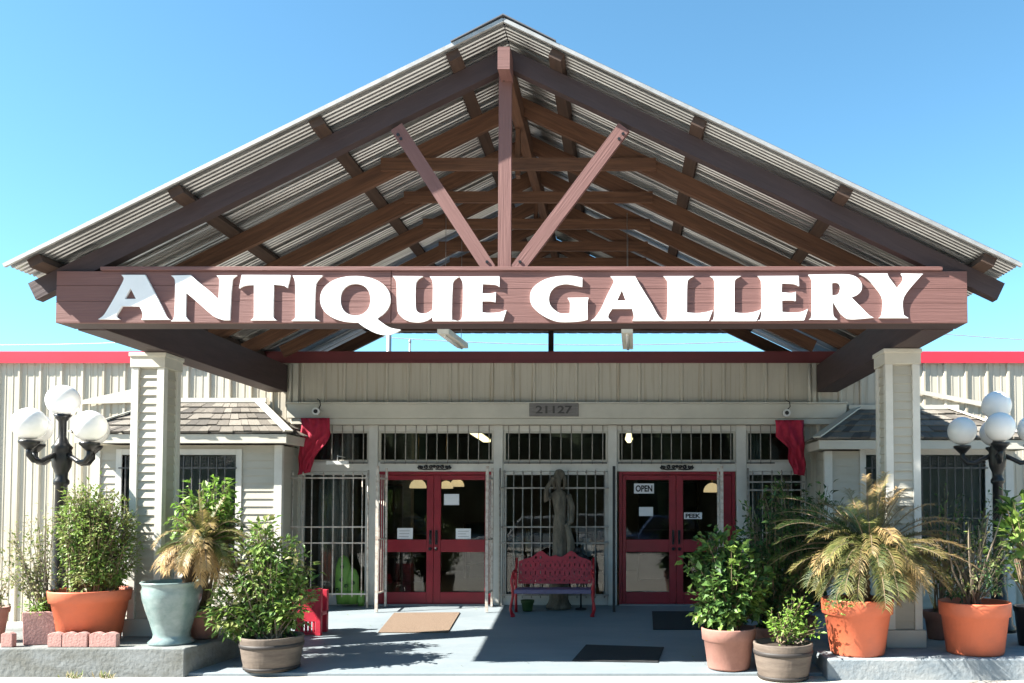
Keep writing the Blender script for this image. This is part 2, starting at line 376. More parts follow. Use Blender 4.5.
# raised planting platforms under the columns
pl = MB(); pl.prism([(-12, 9.16, .06), (-4.68, 9.16, .06), (-4.50, 9.95, .06), (-4.50, 10.75, .06), (-12, 10.75, .06)], (0, 0, -.5))
solo(pl, 'concrete_platform', M['plinth_left'], (-8, 9.9, ZLOT), 'low mossy grey concrete platform carrying the orange pot, square planter and green urn', 'platform', bevel=.015)
pr = MB(); pr.prism([(2.16, 9.0, -.03), (12, 9.0, -.03), (12, 10.75, -.03), (2.16, 10.75, -.03)], (0, 0, -.5))
solo(pr, 'concrete_platform', M['plinth'], (7, 9.9, ZLOT), 'low bluish white concrete platform under the big cycad and dry shrub pots', 'platform', bevel=.015)

# ------------------------------------------------------------------ shop building
bld = thing('shop_building', (-1.1, 13.6, 0), 'long cream metal sided shop with red roof cap, shingled window bays and red double doors', 'building')
XE0, XE1 = X(297, YW), X(811, YW)          # entrance opening
ZT = Z(352, YW); ZC = Z(363, YW); ZF1 = Z(405, YW); ZF0 = Z(419, YW)
def ribbed(mb, x0, x1, z0, z1, y, pitch=.338, phase=0.):
    """metal panel with standing ribs, facing -y"""
    mb.box(x0, x1, y, y + .15, z0, z1)
    k = math.ceil((x0 - phase) / pitch)
    while phase + k * pitch < x1 - .04:
        xx = phase + k * pitch
        if xx > x0 + .02:
            for zz0, zz1 in ((z0, z1),):
                b = len(mb.v)
                for z in (zz0 + .004, zz1 - .004):
                    for dx, dy in ((-.035, .002), (-.016, -.03), (.016, -.03), (.035, .002)): mb.add((xx + dx, y + dy, z))
                for q in ((0, 1, 5, 4), (1, 2, 6, 5), (2, 3, 7, 6), (0, 3, 2, 1), (4, 5, 6, 7)): mb.face([b + i for i in q])
            for mm in (.11, .225):
                if xx + mm < x1 - .02: mb.box(xx + mm - .008, xx + mm + .008, y - .006, y + .01, z0 + .005, z1 - .005)
        k += 1
ub = MB(); ribbed(ub, -18, XE0, -.3, ZC + .02, YW, phase=-9.1 + .1); ub.build('wall', M['siding'], bld)
ub = MB(); ribbed(ub, XE1, 18, -.3, ZC + .02, YW, phase=.12); ub.build('wall', M['siding'], bld)
ub = MB(); ribbed(ub, XE0 + .001, XE1 - .001, ZF1 - .02, ZC + .02, YW - .003, phase=-.06); ub.build('wall', M['siding'], bld)
bw = MB(); bw.box(-18, -17.85, YW + .151, 30, -.3, 3.9); bw.box(17.85, 18, YW + .151, 30, -.3, 3.9); bw.box(-17.849, 17.849, 29.85, 30, -.3, 3.9)
bw.build('wall', M['siding'], bld)
rd = MB(); rd.box(-17.84, 17.84, YW + .16, 29.84, 3.62, 3.72); rd.build('roof', M['galv'], bld)
for xa, xb, mt in ((-18.05, X(262, YW), 'redcap'), (X(262, YW) + .002, X(845, YW) - .002, 'redcap_shade'), (X(845, YW), 18.05, 'redcap')):
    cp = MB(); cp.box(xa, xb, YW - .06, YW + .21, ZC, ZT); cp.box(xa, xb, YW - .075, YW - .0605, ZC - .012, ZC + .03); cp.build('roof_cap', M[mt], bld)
# header band over the entrance
hb = MB(); hb.box(X(289, YW), X(845, YW), YW - .14, YW - .036, ZF0, ZF1); hb.box(X(293, YW), X(841, YW), YW - .12, YW + .05, Z(425, YW), ZF0 - .003)
hb.box(X(289, YW) - .02, X(845, YW) + .02, YW - .165, YW - .035, ZF1 + .003, ZF1 + .03)
hb.build('header_beam', M['trim'], bld, bevel=.006)
# corner boards of the fascia and the small conduits beside it
cb = MB(); cb.box(X(293, YW), X(298, YW), YW - .07, YW - .04, ZF1 + .035, ZC - .02)
cb.build('corner_board', M['trim'], bld); cb = MB(); cb.tube([(X(290, YW), YW - .06, ZF1 + .04), (X(290, YW), YW - .06, ZC - .03)], .025); cb.build('conduit', M['trim'], bld)
cb = MB(); cb.box(X(812, YW), X(816, YW), YW - .07, YW - .04, ZF1 + .035, ZC - .02)
cb.build('corner_board', M['trim'], bld); cb = MB(); cb.tube([(X(809, YW), YW - .1, ZF1 + .04), (X(809, YW), YW - .1, ZC - .03)], .025); cb.build('conduit', M['trim'], bld)

# storefront frame
YF = 13.68
zt0, zt1 = Z(462, YF), Z(431, YF)           # transom glass
zd = Z(471.5, YF)                           # door head
ZH = Z(425, YW)
posts = [(294, 301), (369, 378), (494, 503), (608, 617), (736, 746), (805, 812)]
for i, (a, b) in enumerate(posts):
    m = MB(); m.box(X(a, YF), X(b, YF), YF - .05, YF + .09, 0, ZH - .002); m.build('post', M['whitetrim'] if 0 < i < 5 else M['trim'], bld, bevel=.005)
tr = MB()
for (a, b), (c, d) in zip(posts[:-1], posts[1:]):
    tr.box(X(b, YF) + .002, X(c, YF) - .002, YF - .03, YF + .08, zt1, ZH - .004)
    tr.box(X(b, YF) + .002, X(c, YF) - .002, YF - .035, YF + .08, zd, zt0)
tr.build('rail', M['whitetrim'], bld, bevel=.004)
def pane(name_parent, x0, x1, z0, z1, y, parent): 
    m = MB(); m.box(x0, x1, y, y + .008, z0, z1); return m.build('pane', M['glass'], parent)
for (a, b), (c, d) in zip(posts[:-1], posts[1:]):
    x0, x1 = X(b, YF) + .004, X(c, YF) - .004
    m = MB(); fw = .035
    m.box(x0, x1, YF - .012, YF + .04, zt1 - fw, zt1 - .003); m.box(x0, x1, YF - .012, YF + .04, zt0 + .003, zt0 + fw)
    m.box(x0, x0 + fw, YF - .012, YF + .04, zt0 + fw + .001, zt1 - fw - .001); m.box(x1 - fw, x1, YF - .012, YF + .04, zt0 + fw + .001, zt1 - fw - .001)
    xm = (x0 + x1) / 2
    wf = m.build('transom_window', M['trim'], bld)
    pane('', x0 + fw, x1 - fw, zt0 + fw, zt1 - fw, YF + .02, wf)
# display windows
for (a, b) in ((301, 369), (503, 608), (746, 805)):
    x0, x1 = X(a, YF) + .004, X(b, YF) - .004; fw = .05; z0, z1 = .16, zd - .004
    m = MB(); m.box(x0, x1, YF - .02, YF + .05, .003, z0)
    m.box(x0, x1, YF - .02, YF + .05, z1 - fw, z1)
    m.box(x0, x0 + fw, YF - .02, YF + .05, z0 + .001, z1 - fw - .001); m.box(x1 - fw, x1, YF - .02, YF + .05, z0 + .001, z1 - fw - .001)
    wf = m.build('display_window', M['whitetrim'], bld)
    pane('', x0 + fw, x1 - fw, z0 + .003, z1 - fw - .003, YF + .02, wf)
# double doors
def door_leaf(x0, x1, gx0, gx1, hand):
    y0, y1 = YF - .02, YF + .03
    zz = [0.02, Z(592, YF), Z(552, YF), Z(539.5, YF), Z(480, YF), zd - .06]
    m = MB()
    m.box(x0, gx0, y0, y1, zz[0], zz[5]); m.box(gx1, x1, y0, y1, zz[0], zz[5])
    m.box(gx0 + .001, gx1 - .001, y0 + .002, y1 - .002, zz[0], zz[1]); m.box(gx0 + .001, gx1 - .001, y0 + .002, y1 - .002, zz[2], zz[3]); m.box(gx0 + .001, gx1 - .001, y0 + .002, y1 - .002, zz[4], zz[5])
    d = m.build('door', M['reddoor'], bld, bevel=.006)
    for a, b in ((zz[1], zz[2]), (zz[3], zz[4])):
        q = MB(); q.box(gx0 + .003, gx1 - .003, YF + .006, YF + .014, a + .002, b - .002); q.build('pane', M['glass'], d)
    hx = x1 - .045 if hand > 0 else x0 + .045
    h = MB(); h.box(hx - .02, hx + .02, y0 - .012, y0 - .001, .97, 1.2); h.tube([(hx, y0 - .012, 1.0), (hx, y0 - .06, 1.03), (hx, y0 - .06, 1.15), (hx, y0 - .012, 1.18)], .01, 6)
    h.sphere((hx, y0 - .03, .9), .028, 10, 6); h.build('handle', M['ink'], d)
for (fx0, fx1, l, r) in ((375.5, 492, (384, 427), (441, 485)), (619, 735, (626, 669), (683, 723))):
    a, b = X(fx0, YF), X(fx1, YF); mid = (X(l[1], YF) + X(r[0], YF)) / 2
    fr = MB(); fr.box(a, a + .05, YF - .04, YF + .06, .001, zd - .002); fr.box(b - .05, b, YF - .04, YF + .06, .001, zd - .002); fr.box(a + .051, b - .051, YF - .04, YF + .06, zd - .052, zd - .002)
    fr.build('door_frame', M['reddoor'], bld, bevel=.004)
    door_leaf(a + .053, mid - .003, X(l[0], YF), X(l[1], YF), 1)
    door_leaf(mid + .003, b - .053, X(r[0], YF), X(r[1], YF), -1)
    th = MB(); th.box(a, b, YF - .1, YF + .08, .0005, .018); th.build('threshold', M['pipe'], bld)
# interior shell
it = MB(); it.box(-8, 6, 21, 21.1, 0, 3.5); it.box(-8.1, -8, 13.8, 21, 0, 3.5); it.box(6, 6.1, 13.8, 21, 0, 3.5); it.box(-8, 6, 13.8, 21, 3.3, 3.4); it.build('interior_wall', M['interior'], bld)
it = MB(); it.box(-8, 6, 13.77, 21, -.1, -.005); it.build('interior_floor', M['interior_floor'], bld)

# shingled window bays
def bay(pxl, pxr, wx0, wx1, ptop, pbot):
    Ye, Yb = 12.6, 12.88
    xl, xr = X(pxl, Ye), X(pxr, Ye)
    zt, ze = Z(ptop, YW), Z(pbot, Ye)
    hip = .87
    wl, wr = xl + .22, xr - .24
    m = MB()
    # lap-sided body with window opening
    wz0, wz1 = .85, Z(455, Yb); a, b = X(wx0, Yb), X(wx1, Yb)
    def lap(x0, x1, z0, z1, y):
        nn = max(1, round((z1 - z0) / .115)); h = (z1 - z0) / nn
        for i in range(nn):
            zz = z0 + i * h
            m.prism([(x0, y - .018, zz), (x0, y - .002, zz + h), (x0, y + .08, zz + h), (x0, y + .08, zz)], (x1 - x0, 0, 0))
    zb0, zb1 = -.28, ze - .16
    lap(wl, a, zb0, zb1, Yb); lap(b, wr, zb0, zb1, Yb); lap(a, b, zb0, wz0, Yb); lap(a, b, wz1, zb1, Yb)
    # side returns
    nn = round((zb1 - zb0) / .115); h = (zb1 - zb0) / nn
    for sx, xx in ((-1, wl), (1, wr)):
        for i in range(nn):
            zz = zb0 + i * h
            m.prism([(xx + sx * .018, Yb + .0, zz), (xx + sx * .002, Yb + .0, zz + h), (xx - sx * .07, Yb + .0, zz + h), (xx - sx * .07, Yb + .0, zz)], (0, YW - .005 - Yb, 0))
    body = m.build('bay', M['lap'], bld)
    t = MB()
    for xx in (wl, wr): t.box(xx - .06, xx + .06, Yb - .035, Yb + .045, zb0, zb1)
    # window casing
    t.box(a - .09, a, Yb - .03, Yb + .05, wz0 - .05, wz1 + .09); t.box(b, b + .09, Yb - .03, Yb + .05, wz0 - .05, wz1 + .09)
    t.box(a + .001, b - .001, Yb - .03, Yb + .05, wz1, wz1 + .09); t.box(a - .11, b + .11, Yb - .05, Yb + .05, wz0 - .11, wz0 - .051)
    t.build('window_frame', M['whitetrim'], body, bevel=.004)
    q = MB(); q.box(a + .002, b - .002, Yb + .03, Yb + .04, wz0, wz1); q.build('pane', M['glass'], body)
    q = MB(); q.box(a - .02, b + .02, Yb + .12, Yb + .14, wz0 - .1, wz1 + .1); q.build('curtain', M['interior'], body)
    gr = MB()
    k = a + .08
    while k < b - .03:
        gr.box(k - .008, k + .008, Yb - .07, Yb - .052, wz0 - .04, wz1 - .03 + .03 * random.random()); 
        for j in range(3):
            z = wz1 - .06 - j * .05; gr.tube([(k + .06 + .03 * math.cos(u * math.pi / 4), Yb - .06, z + .03 * math.sin(u * math.pi / 4)) for u in range(9)], .006, 4)
        k += .125
    for z in (wz0 + .05, wz0 + .55, wz1 - .2): gr.box(a - .03, b + .03, Yb - .066, Yb - .056, z - .01, z + .01)
    gr.build('window_bars', M['darkbars'], body)
    # eave board and soffit
    e = MB(); e.box(xl + .03, xr - .03, Ye + .02, Ye + .05, ze - .15, ze - .012); e.box(xl + .03, xl + .06, Ye + .051, YW - .04, ze - .15, ze - .012); e.box(xr - .06, xr - .03, Ye + .051, YW - .04, ze - .15, ze - .012)
    e.box(xl + .061, xr - .061, Ye + .052, YW - .04, ze - .13, ze - .11); e.build('eave', M['trim'], body, bevel=.005)
    # hipped roof in overlapping shingle courses
    rf = MB(); nc = 5
    def course(p0, p1, q0, q1, thick):      # eave edge p0-p1, upper edge q0-q1, split in shingles
        L = (p1 - p0).length; x = 0.; 
        up = ((p1 - p0).cross(q0 - p0)).normalized()
        if up.z < 0: up = -up
        while x < L - .005:
            wd = min(random.uniform(.10, .2), L - x)
            if L - x - wd < .05: wd = L - x
            u0, u1 = x / L, (x + wd - .006) / L
            j = random.uniform(-.05, .06)
            A = p0.lerp(p1, u0); B = p0.lerp(p1, u1); C_ = q0.lerp(q1, u1); D = q0.lerp(q1, u0)
            A = A + (A - D) * j; B = B + (B - C_) * j; tk = thick * random.uniform(.8, 1.3)
            b0 = len(rf.v); o = random.random() * 9
            for p in (A, B, C_, D): rf.add(p + up * .003)
            for p, kk in ((A, tk), (B, tk), (C_, .004), (D, .004)): rf.add(p + up * (kk + .003))
            rf.face([b0 + 4, b0 + 5, b0 + 6, b0 + 7], [(o, o), (o + wd, o), (o + wd, o + .3), (o, o + .3)])
            for qd in ((0, 1, 5, 4), (1, 2, 6, 5), (3, 0, 4, 7)): rf.face([b0 + i for i in qd], [(o, o), (o + wd, o), (o + wd, o + .02), (o, o + .02)])
            x += wd
    E0, E1 = Vector((xl, Ye, ze)), Vector((xr, Ye, ze)); T0, T1 = Vector((xl + hip, YW - .034, zt)), Vector((xr - hip, YW - .034, zt))
    W0, W1 = Vector((xl, YW - .034, ze)), Vector((xr, YW - .034, ze))
    rf.quad(E0, E1, T1, T0); i0 = [rf.add(p) for p in (E0, T0, W0)]; rf.face(i0[::-1]); i0 = [rf.add(p) for p in (E1, W1, T1)]; rf.face(i0[::-1])
    for i in range(nc):
        u, v = i / nc, min(1, (i + 1.25) / nc)
        course(E0.lerp(T0, u), E1.lerp(T1, u), E0.lerp(T0, v), E1.lerp(T1, v), .030)
        course(E1.lerp(T1, u), W1.lerp(T1, u), E1.lerp(T1, v), W1.lerp(T1, v), .018)
        course(W0.lerp(T0, u), E0.lerp(T0, u), W0.lerp(T0, v), E0.lerp(T0, v), .018)
    rf.build('shingle_roof', M['shingle'], body)
    for a_, b_ in ((E0, T0), (E1, T1)):
        hc = MB(); d = (b_ - a_).normalized(); hc.bar(a_ - d * .03 + Vector((0, 0, .04)), b_ + Vector((0, 0, .04)), .13, .022)
        hc.build('hip_cap', M['trim'], body)
    fl = MB(); fl.box(xl + hip - .15, xr - hip + .15, YW - .075, YW - .037, zt + .003, zt + .075); fl.build('flashing', M['trim'], body)
    return body
bay(70, 287, 122, 236, 403, 433)
bay(818, 1034, 866, 985, 410, 439)
# pale sloping flashing boards on the wall over each bay
fb = MB(); Yb_ = YW - .06
fb.prism([P(82, 404, Yb_), P(82, 400, Yb_), P(150, 385, Yb_), P(150, 402, Yb_)], (0, .025, 0)); fb.build('flashing', M['trim'], bld)
fb = MB(); fb.prism([P(905, 391, Yb_), P(905, 387, Yb_), P(985, 402, Yb_), P(985, 407, Yb_)], (0, .025, 0)); fb.build('flashing', M['trim'], bld)

# ------------------------------------------------------------------ entrance canopy
YR0, YR1 = 8.24, 15.0
CXR = X(503.5, YR0, 6.3)
ZA = Z(23, YR0); ZE = (Z(268, YR0) + Z(265, YR0)) / 2; HSL, HSR = CXR - X(8, YR0, 3.9), X(1018, YR0, 3.9) - CXR; HS = (HSL + HSR) / 2; TAN = (ZA - ZE) / HS; ANG = math.atan(TAN); COS = math.cos(ANG)
def hs(sg): return HSR if sg > 0 else HSL
def tn(sg): return (ZA - ZE) / hs(sg)
def an(sg): return math.atan(tn(sg))
def roofz(dx): return ZA - abs(dx) * tn(dx)      # underside of the sheet at distance dx from the ridge
can = thing('entrance_canopy', (CXR, 9.9, 0), 'big open gabled canopy of brown timber trusses and corrugated metal on two columns', 'canopy')
# sheets
prof = []                                     # (y, height) across the ribs
y = YR0
cell = [(0, 0), (.012, .055), (.040, .055), (.052, 0)]
for k in range(4):
    y_ = .058 + k * .0625; cell += [(y_, .001), (y_ + .017, .005), (y_ + .0305, .024), (y_ + .044, .005)]
while y < YR1:
    for dy, h in cell:
        if y + dy < YR1: prof.append((y + dy, h))
    y += .3105
prof.append((YR1, 0))
for sg in (-1, 1):
    m = MB(); nrm = Vector((sg * math.sin(an(sg)), 0, math.cos(an(sg))))
    top0 = Vector((CXR, 0, ZA)); bot0 = Vector((CXR + sg * hs(sg), 0, ZE)); t = .004
    rows = []
    for (yy, h) in prof:
        r_ = []
        for base in (top0, bot0):
            p = base + Vector((0, yy, 0)) + nrm * h
            r_.append((m.add(p), m.add(p + nrm * t)))
        rows.append(r_)
    for i in range(len(rows) - 1):
        a, b = rows[i], rows[i + 1]
        m.face([a[0][0], b[0][0], b[1][0], a[1][0]] if sg > 0 else [a[0][0], a[1][0], b[1][0], b[0][0]])
        m.face([a[0][1], a[1][1], b[1][1], b[0][1]] if sg > 0 else [a[0][1], b[0][1], b[1][1], a[1][1]])
        m.face([a[1][0], b[1][0], b[1][1], a[1][1]])
    for r_ in (rows[0], rows[-1]): m.face([r_[0][0], r_[1][0], r_[1][1], r_[0][1]])
    # rake edge trim, folded down over the sheet's front edge
    m.build('roof_sheet', M['galv'], can)
    e = MB(); a = top0 + Vector((0, YR0 - .012, .02)); b = bot0 + Vector((0, YR0 - .012, .02)) + Vector((sg * .03, 0, -.015))
    e.bar(a, b, .03, .036, up=nrm); e.build('rake_trim', M['rake'], can)
rc = MB()
for sg in (-1, 1):
    a = Vector((CXR - sg * .0, 0, ZA + .062)); d = Vector((sg * math.cos(an(sg)), 0, -math.sin(an(sg))))
    b = a + d * .58
    nrm = Vector((sg * math.sin(an(sg)), 0, math.cos(an(sg))))
    rc.prism([a + Vector((0, YR0 - .04, 0)), b + Vector((0, YR0 - .04, 0)) - nrm * .012, b + Vector((0, YR0 - .04, 0)) - nrm * .002, a + Vector((0, YR0 - .04, .012))], (0, YR1 - YR0 + .08, 0))
rc.build('ridge_cap', M['ridgecap'], can)
PUR, RAF = .088, .185                          # purlin and rafter depths
def slope_pt(dx, yy, drop):                    # drop measured square to the slope, below the sheet
    sg = 1 if dx > 0 else -1
    return Vector((CXR + dx - sg * 0, yy, roofz(dx))) - Vector((sg * math.sin(an(sg)), 0, math.cos(an(sg)))) * drop
for dx in (-4.62, -3.25, -1.87, -.52, .54, 1.95, 3.39, 4.80):
    sg = 1 if dx > 0 else -1
    m = MB(); m.bar(slope_pt(dx, YR0 + .035, PUR / 2 + .001), slope_pt(dx, YR1 - .02, PUR / 2 + .001), .135, PUR, up=(sg * math.sin(an(sg)), 0, math.cos(an(sg))))
    m.build('purlin', M['purlin'], can)
TR = [8.56, 9.55, 10.57, 11.58, 12.58, 13.40, 14.70]
for i, yy in enumerate(TR):
    th = .11 if i == 0 else .065
    for sg in (-1, 1):
        reach = hs(sg) + .03 if i == 0 else hs(sg) - .3
        if yy > 13: reach = 4.3
        m = MB(); dr = PUR + RAF / 2 + .003
        m.bar(slope_pt(sg * .06, yy, dr), slope_pt(sg * reach, yy, dr), th, RAF, up=(sg * math.sin(an(sg)), 0, math.cos(an(sg))))
        m.build('rafter', M['brownpaint'] if i == 0 else M['rawwood'], can)
    if i > 0:
        zc = Z(166.5, 9.55)
        hl = (ZA - .2 - zc) / TAN + .12
        m = MB(); m.bar((CXR - hl, yy - .055, zc), (CXR + hl, yy - .055, zc), .04, .14); m.build('collar_tie', M['rawwood'], can)
rb = MB(); rb.bar((CXR, YR0 + .02, ZA - .34), (CXR, YR0 + .3, ZA - .34), .12, .225); rb.build('ridge_beam_end', M['signwood'], can)
rb = MB(); rb.bar((CXR, YR0 + .301, ZA - .34), (CXR, YR1 - .03, ZA - .34), .11, .22); rb.build('ridge_beam', M['rawwood'], can)
# short king pieces hanging below the ridge on the inner trusses
for yy in TR[1:5:2]:
    m = MB(); m.bar((CXR - .02, yy + .06, ZA - .46), (CXR - .02, yy + .06, Z(166.5, 9.55) - .1), .05, .1, up=(0, 1, 0)); m.build('king_post', M['rawwood'], can)
YSG = 8.45                                     # front face of the sign
ZS0, ZS1 = Z(323, YSG), Z(271, YSG)
XS0, XS1 = X(56, YSG, 3.6), X(967.5, YSG, 3.6)
# front king post and diagonal webs
m = MB(); kx = X(504, YSG, 5); m.bar((kx, YSG + .085, ZS1 + .04), (kx, YSG + .085, Z(62, YSG)), .13, .06, up=(0, 1, 0)); m.build('king_post', M['signwood'], can)
for (x0, y0, x1, y1) in ((397, 128, 490, 271), (624, 128, 517, 271)):
    a, b = P(x0, y0, YSG + .08), P(x1, y1 - 1, YSG + .08)
    m = MB(); m.bar(a, b, .06, .135, up=(b - a).cross(Vector((0, 1, 0)))); m.build('diagonal_brace', M['signwood'], can)
for px, py in ((398, 135), (401, 139), (623, 134), (619, 139), (504, 72), (504, 80), (487, 262), (520, 262)):
    q = P(px, py, YSG + .05); m = MB(); m.tube([q + Vector((0, .02, 0)), q + Vector((0, -.012, 0))], .016, 6); m.build('bolt', M['black'], can)
# side beams
ZB0, ZB1 = ZS0 - .01, Z(366, YW)
bx = [(X(56, YSG, 3.6) + .02, X(88, YSG, 3.4)), (X(933, YSG, 3.4), XS1 - .02)]
for a, b in bx:
    m = MB(); m.bar(((a + b) / 2, YSG + .31, (ZB0 + ZB1) / 2), ((a + b) / 2, YW - .08, (ZB0 + ZB1) / 2), b - a, ZB1 - ZB0)
    m.build('side_beam', M['brownpaint'], can, bevel=.008)
# rear gable cladding above an open strip
zg = Z(333, 15.02); m = MB(); dxg = (ZA - zg) / TAN - .12
pts = []
x = CXR - dxg
while x < CXR + dxg:
    for d_, h in ((0, 0), (.1, 0), (.125, -.03), (.16, -.03), (.185, 0)):
        if x + d_ < CXR + dxg: pts.append((x + d_, h))
    x += .21
for (xa, ha), (xb, hb_) in zip(pts[:-1], pts[1:]):
    za, zb = roofz(xa - CXR) - .012, roofz(xb - CXR) - .012
    m.quad((xa, 15.06 + ha, zg), (xb, 15.06 + hb_, zg), (xb, 15.06 + hb_, max(zg, zb)), (xa, 15.06 + ha, max(zg, za)))
m.prism([(CXR - dxg, 15.075, zg + .01), (CXR + dxg, 15.075, zg + .01), (CXR, 15.075, ZA - .02)], (0, .02, 0))
m.build('gable_cladding', M['gable'], can)
m = MB(); m.bar((CXR - dxg, 14.96, zg + .09), (CXR + dxg, 14.96, zg + .09), .08, .14); m.build('tie_beam', M['rawwood'], can)
m = MB(); xx = X(551, 14.96, 4.3); m.box(xx - .045, xx + .045, 14.92, 15.0, 3.72, zg + .02); m.build('post', M['brownpaint'], can)
# columns
def column(x0, x1, y0, zb, ztop):
    w_ = x1 - x0; y1 = y0 + w_
    m = MB()
    m.box(x0 + .04, x1 - .04, y0 + .04, y1 - .04, zb, ztop)
    n_ = round((ztop - .2 - zb - .3) / .1); h = (ztop - .2 - zb - .3) / n_
    for i in range(n_):
        z = zb + .3 + i * h
        m.prism([(x0 + .05, y0 + .016, z), (x0 + .05, y0 + .036, z + h), (x0 + .05, y0 + .06, z + h), (x0 + .05, y0 + .06, z)], (w_ - .1, 0, 0))
        for xs, s_ in ((x0, 1), (x1, -1)):
            m.prism([(xs + s_ * .016, y0 + .05, z), (xs + s_ * .036, y0 + .05, z + h), (xs + s_ * .06, y0 + .05, z + h), (xs + s_ * .06, y0 + .05, z)], (0, w_ - .1, 0))
    c = m.build('column', M['lap'], can)
    t = MB()
    for xa, xb in ((x0, x0 + .085), (x1 - .085, x1)):
        for ya, yb in ((y0, y0 + .085), (y1 - .085, y1)): t.box(xa, xb, ya, yb, zb + .2, ztop - .18)
    t.build('corner_trim', M['whitetrim'], c, bevel=.004)
    k = MB(); k.box(x0 - .012, x1 + .012, y0 - .012, y1 + .012, ztop - .179, ztop); k.box(x0 - .025, x1 + .025, y0 - .025, y1 + .025, ztop - .05, ztop - .002) ; k.build('capital', M['trim'], c, bevel=.006)
    k = MB(); k.box(x0 - .03, x1 + .03, y0 - .03, y1 + .03, zb, zb + .199); k.build('base', M['trim'], c, bevel=.006)
column(X(129.5, 10.0, 2), X(162.5, 10.0, 2), 10.0, .06, ZB0 - .003)
column(X(886.5, 9.75, 2), X(921, 9.75, 2), 9.75, -.03, ZB0 - .003)

# ------------------------------------------------------------------ the sign
sg_ = thing('shop_sign', ((XS0 + XS1) / 2, YSG + .15, ZS0), 'long brown wooden sign beam with white letters ANTIQUE GALLERY across the canopy front', 'sign')
m = MB(); nb = 4; xs_seam = X(391, YSG, 3.6)
for (a, b) in ((XS0, xs_seam - .003), (xs_seam + .003, XS1)):
    hh = (ZS1 - ZS0)
    edges = [0, .42, .72, 1.0] if a == XS0 else [0, .38, .66, 1.0]
    for u, v in zip(edges[:-1], edges[1:]):
        o = random.random() * 9; b0 = len(m.v); m.box(a, b, YSG, YSG + .04, ZS0 + hh * u + .0015, ZS0 + hh * v - .0015)
        for k in range(len(m.uv) - 6, len(m.uv)): m.uv[k] = [(p[0] + o, p[1] + o) for p in m.uv[k]]
m.build('sign_board', M['signwood'], sg_, bevel=.003)
m = MB(); m.box(XS0 + .005, XS1 - .005, YSG + .041, YSG + .3, ZS0 + .002, ZS1 - .002); m.build('core_beam', M['brownpaint'], sg_)
m = MB(); m.box(XS0 + .45, X(942, YSG, 3.9), YSG - .025, YSG + .16, ZS1 + .001, ZS1 + .04); m.build('top_ledge', M['signwood'], sg_, bevel=.004)
def sm(points, closed=True, n=4):
    """round an outline: Catmull-Rom through the points whose third value is 1, corners elsewhere"""
    out = []; N = len(points)
    for i in range(N):
        p0, p1, p2, p3 = (points[(i + k - 1) % N] for k in range(4))
        out.append((p1[0], p1[1]))
        c1, c2 = len(p1) > 2, len(p2) > 2
        if not (c1 or c2): continue
        a0 = p0 if c1 else (2 * p1[0] - p2[0], 2 * p1[1] - p2[1]); a3 = p3 if c2 else (2 * p2[0] - p1[0], 2 * p2[1] - p1[1])
        for k in range(1, n):
            t = k / n
            f = lambda q0, q1, q2, q3: .5 * (2 * q1 + (q2 - q0) * t + (2 * q0 - 5 * q1 + 4 * q2 - q3) * t * t + (3 * q1 - q0 - 3 * q2 + q3) * t ** 3)
            out.append((f(a0[0], p1[0], p2[0], a3[0]), f(a0[1], p1[1], p2[1], a3[1])))
    return out
def el(cx, cy, rx, ry, a0=0, a1=360, n=40, p=2.15):
    o = []
    for i in range(n + (0 if a1 - a0 == 360 else 1)):
        a = R(a0 + (a1 - a0) * i / n); c, s_ = math.cos(a), math.sin(a)
        o.append((cx + rx * math.copysign(abs(c) ** (2 / p), c), cy + ry * math.copysign(abs(s_) ** (2 / p), s_)))
    return o
S = 1                                          # marks a smooth point
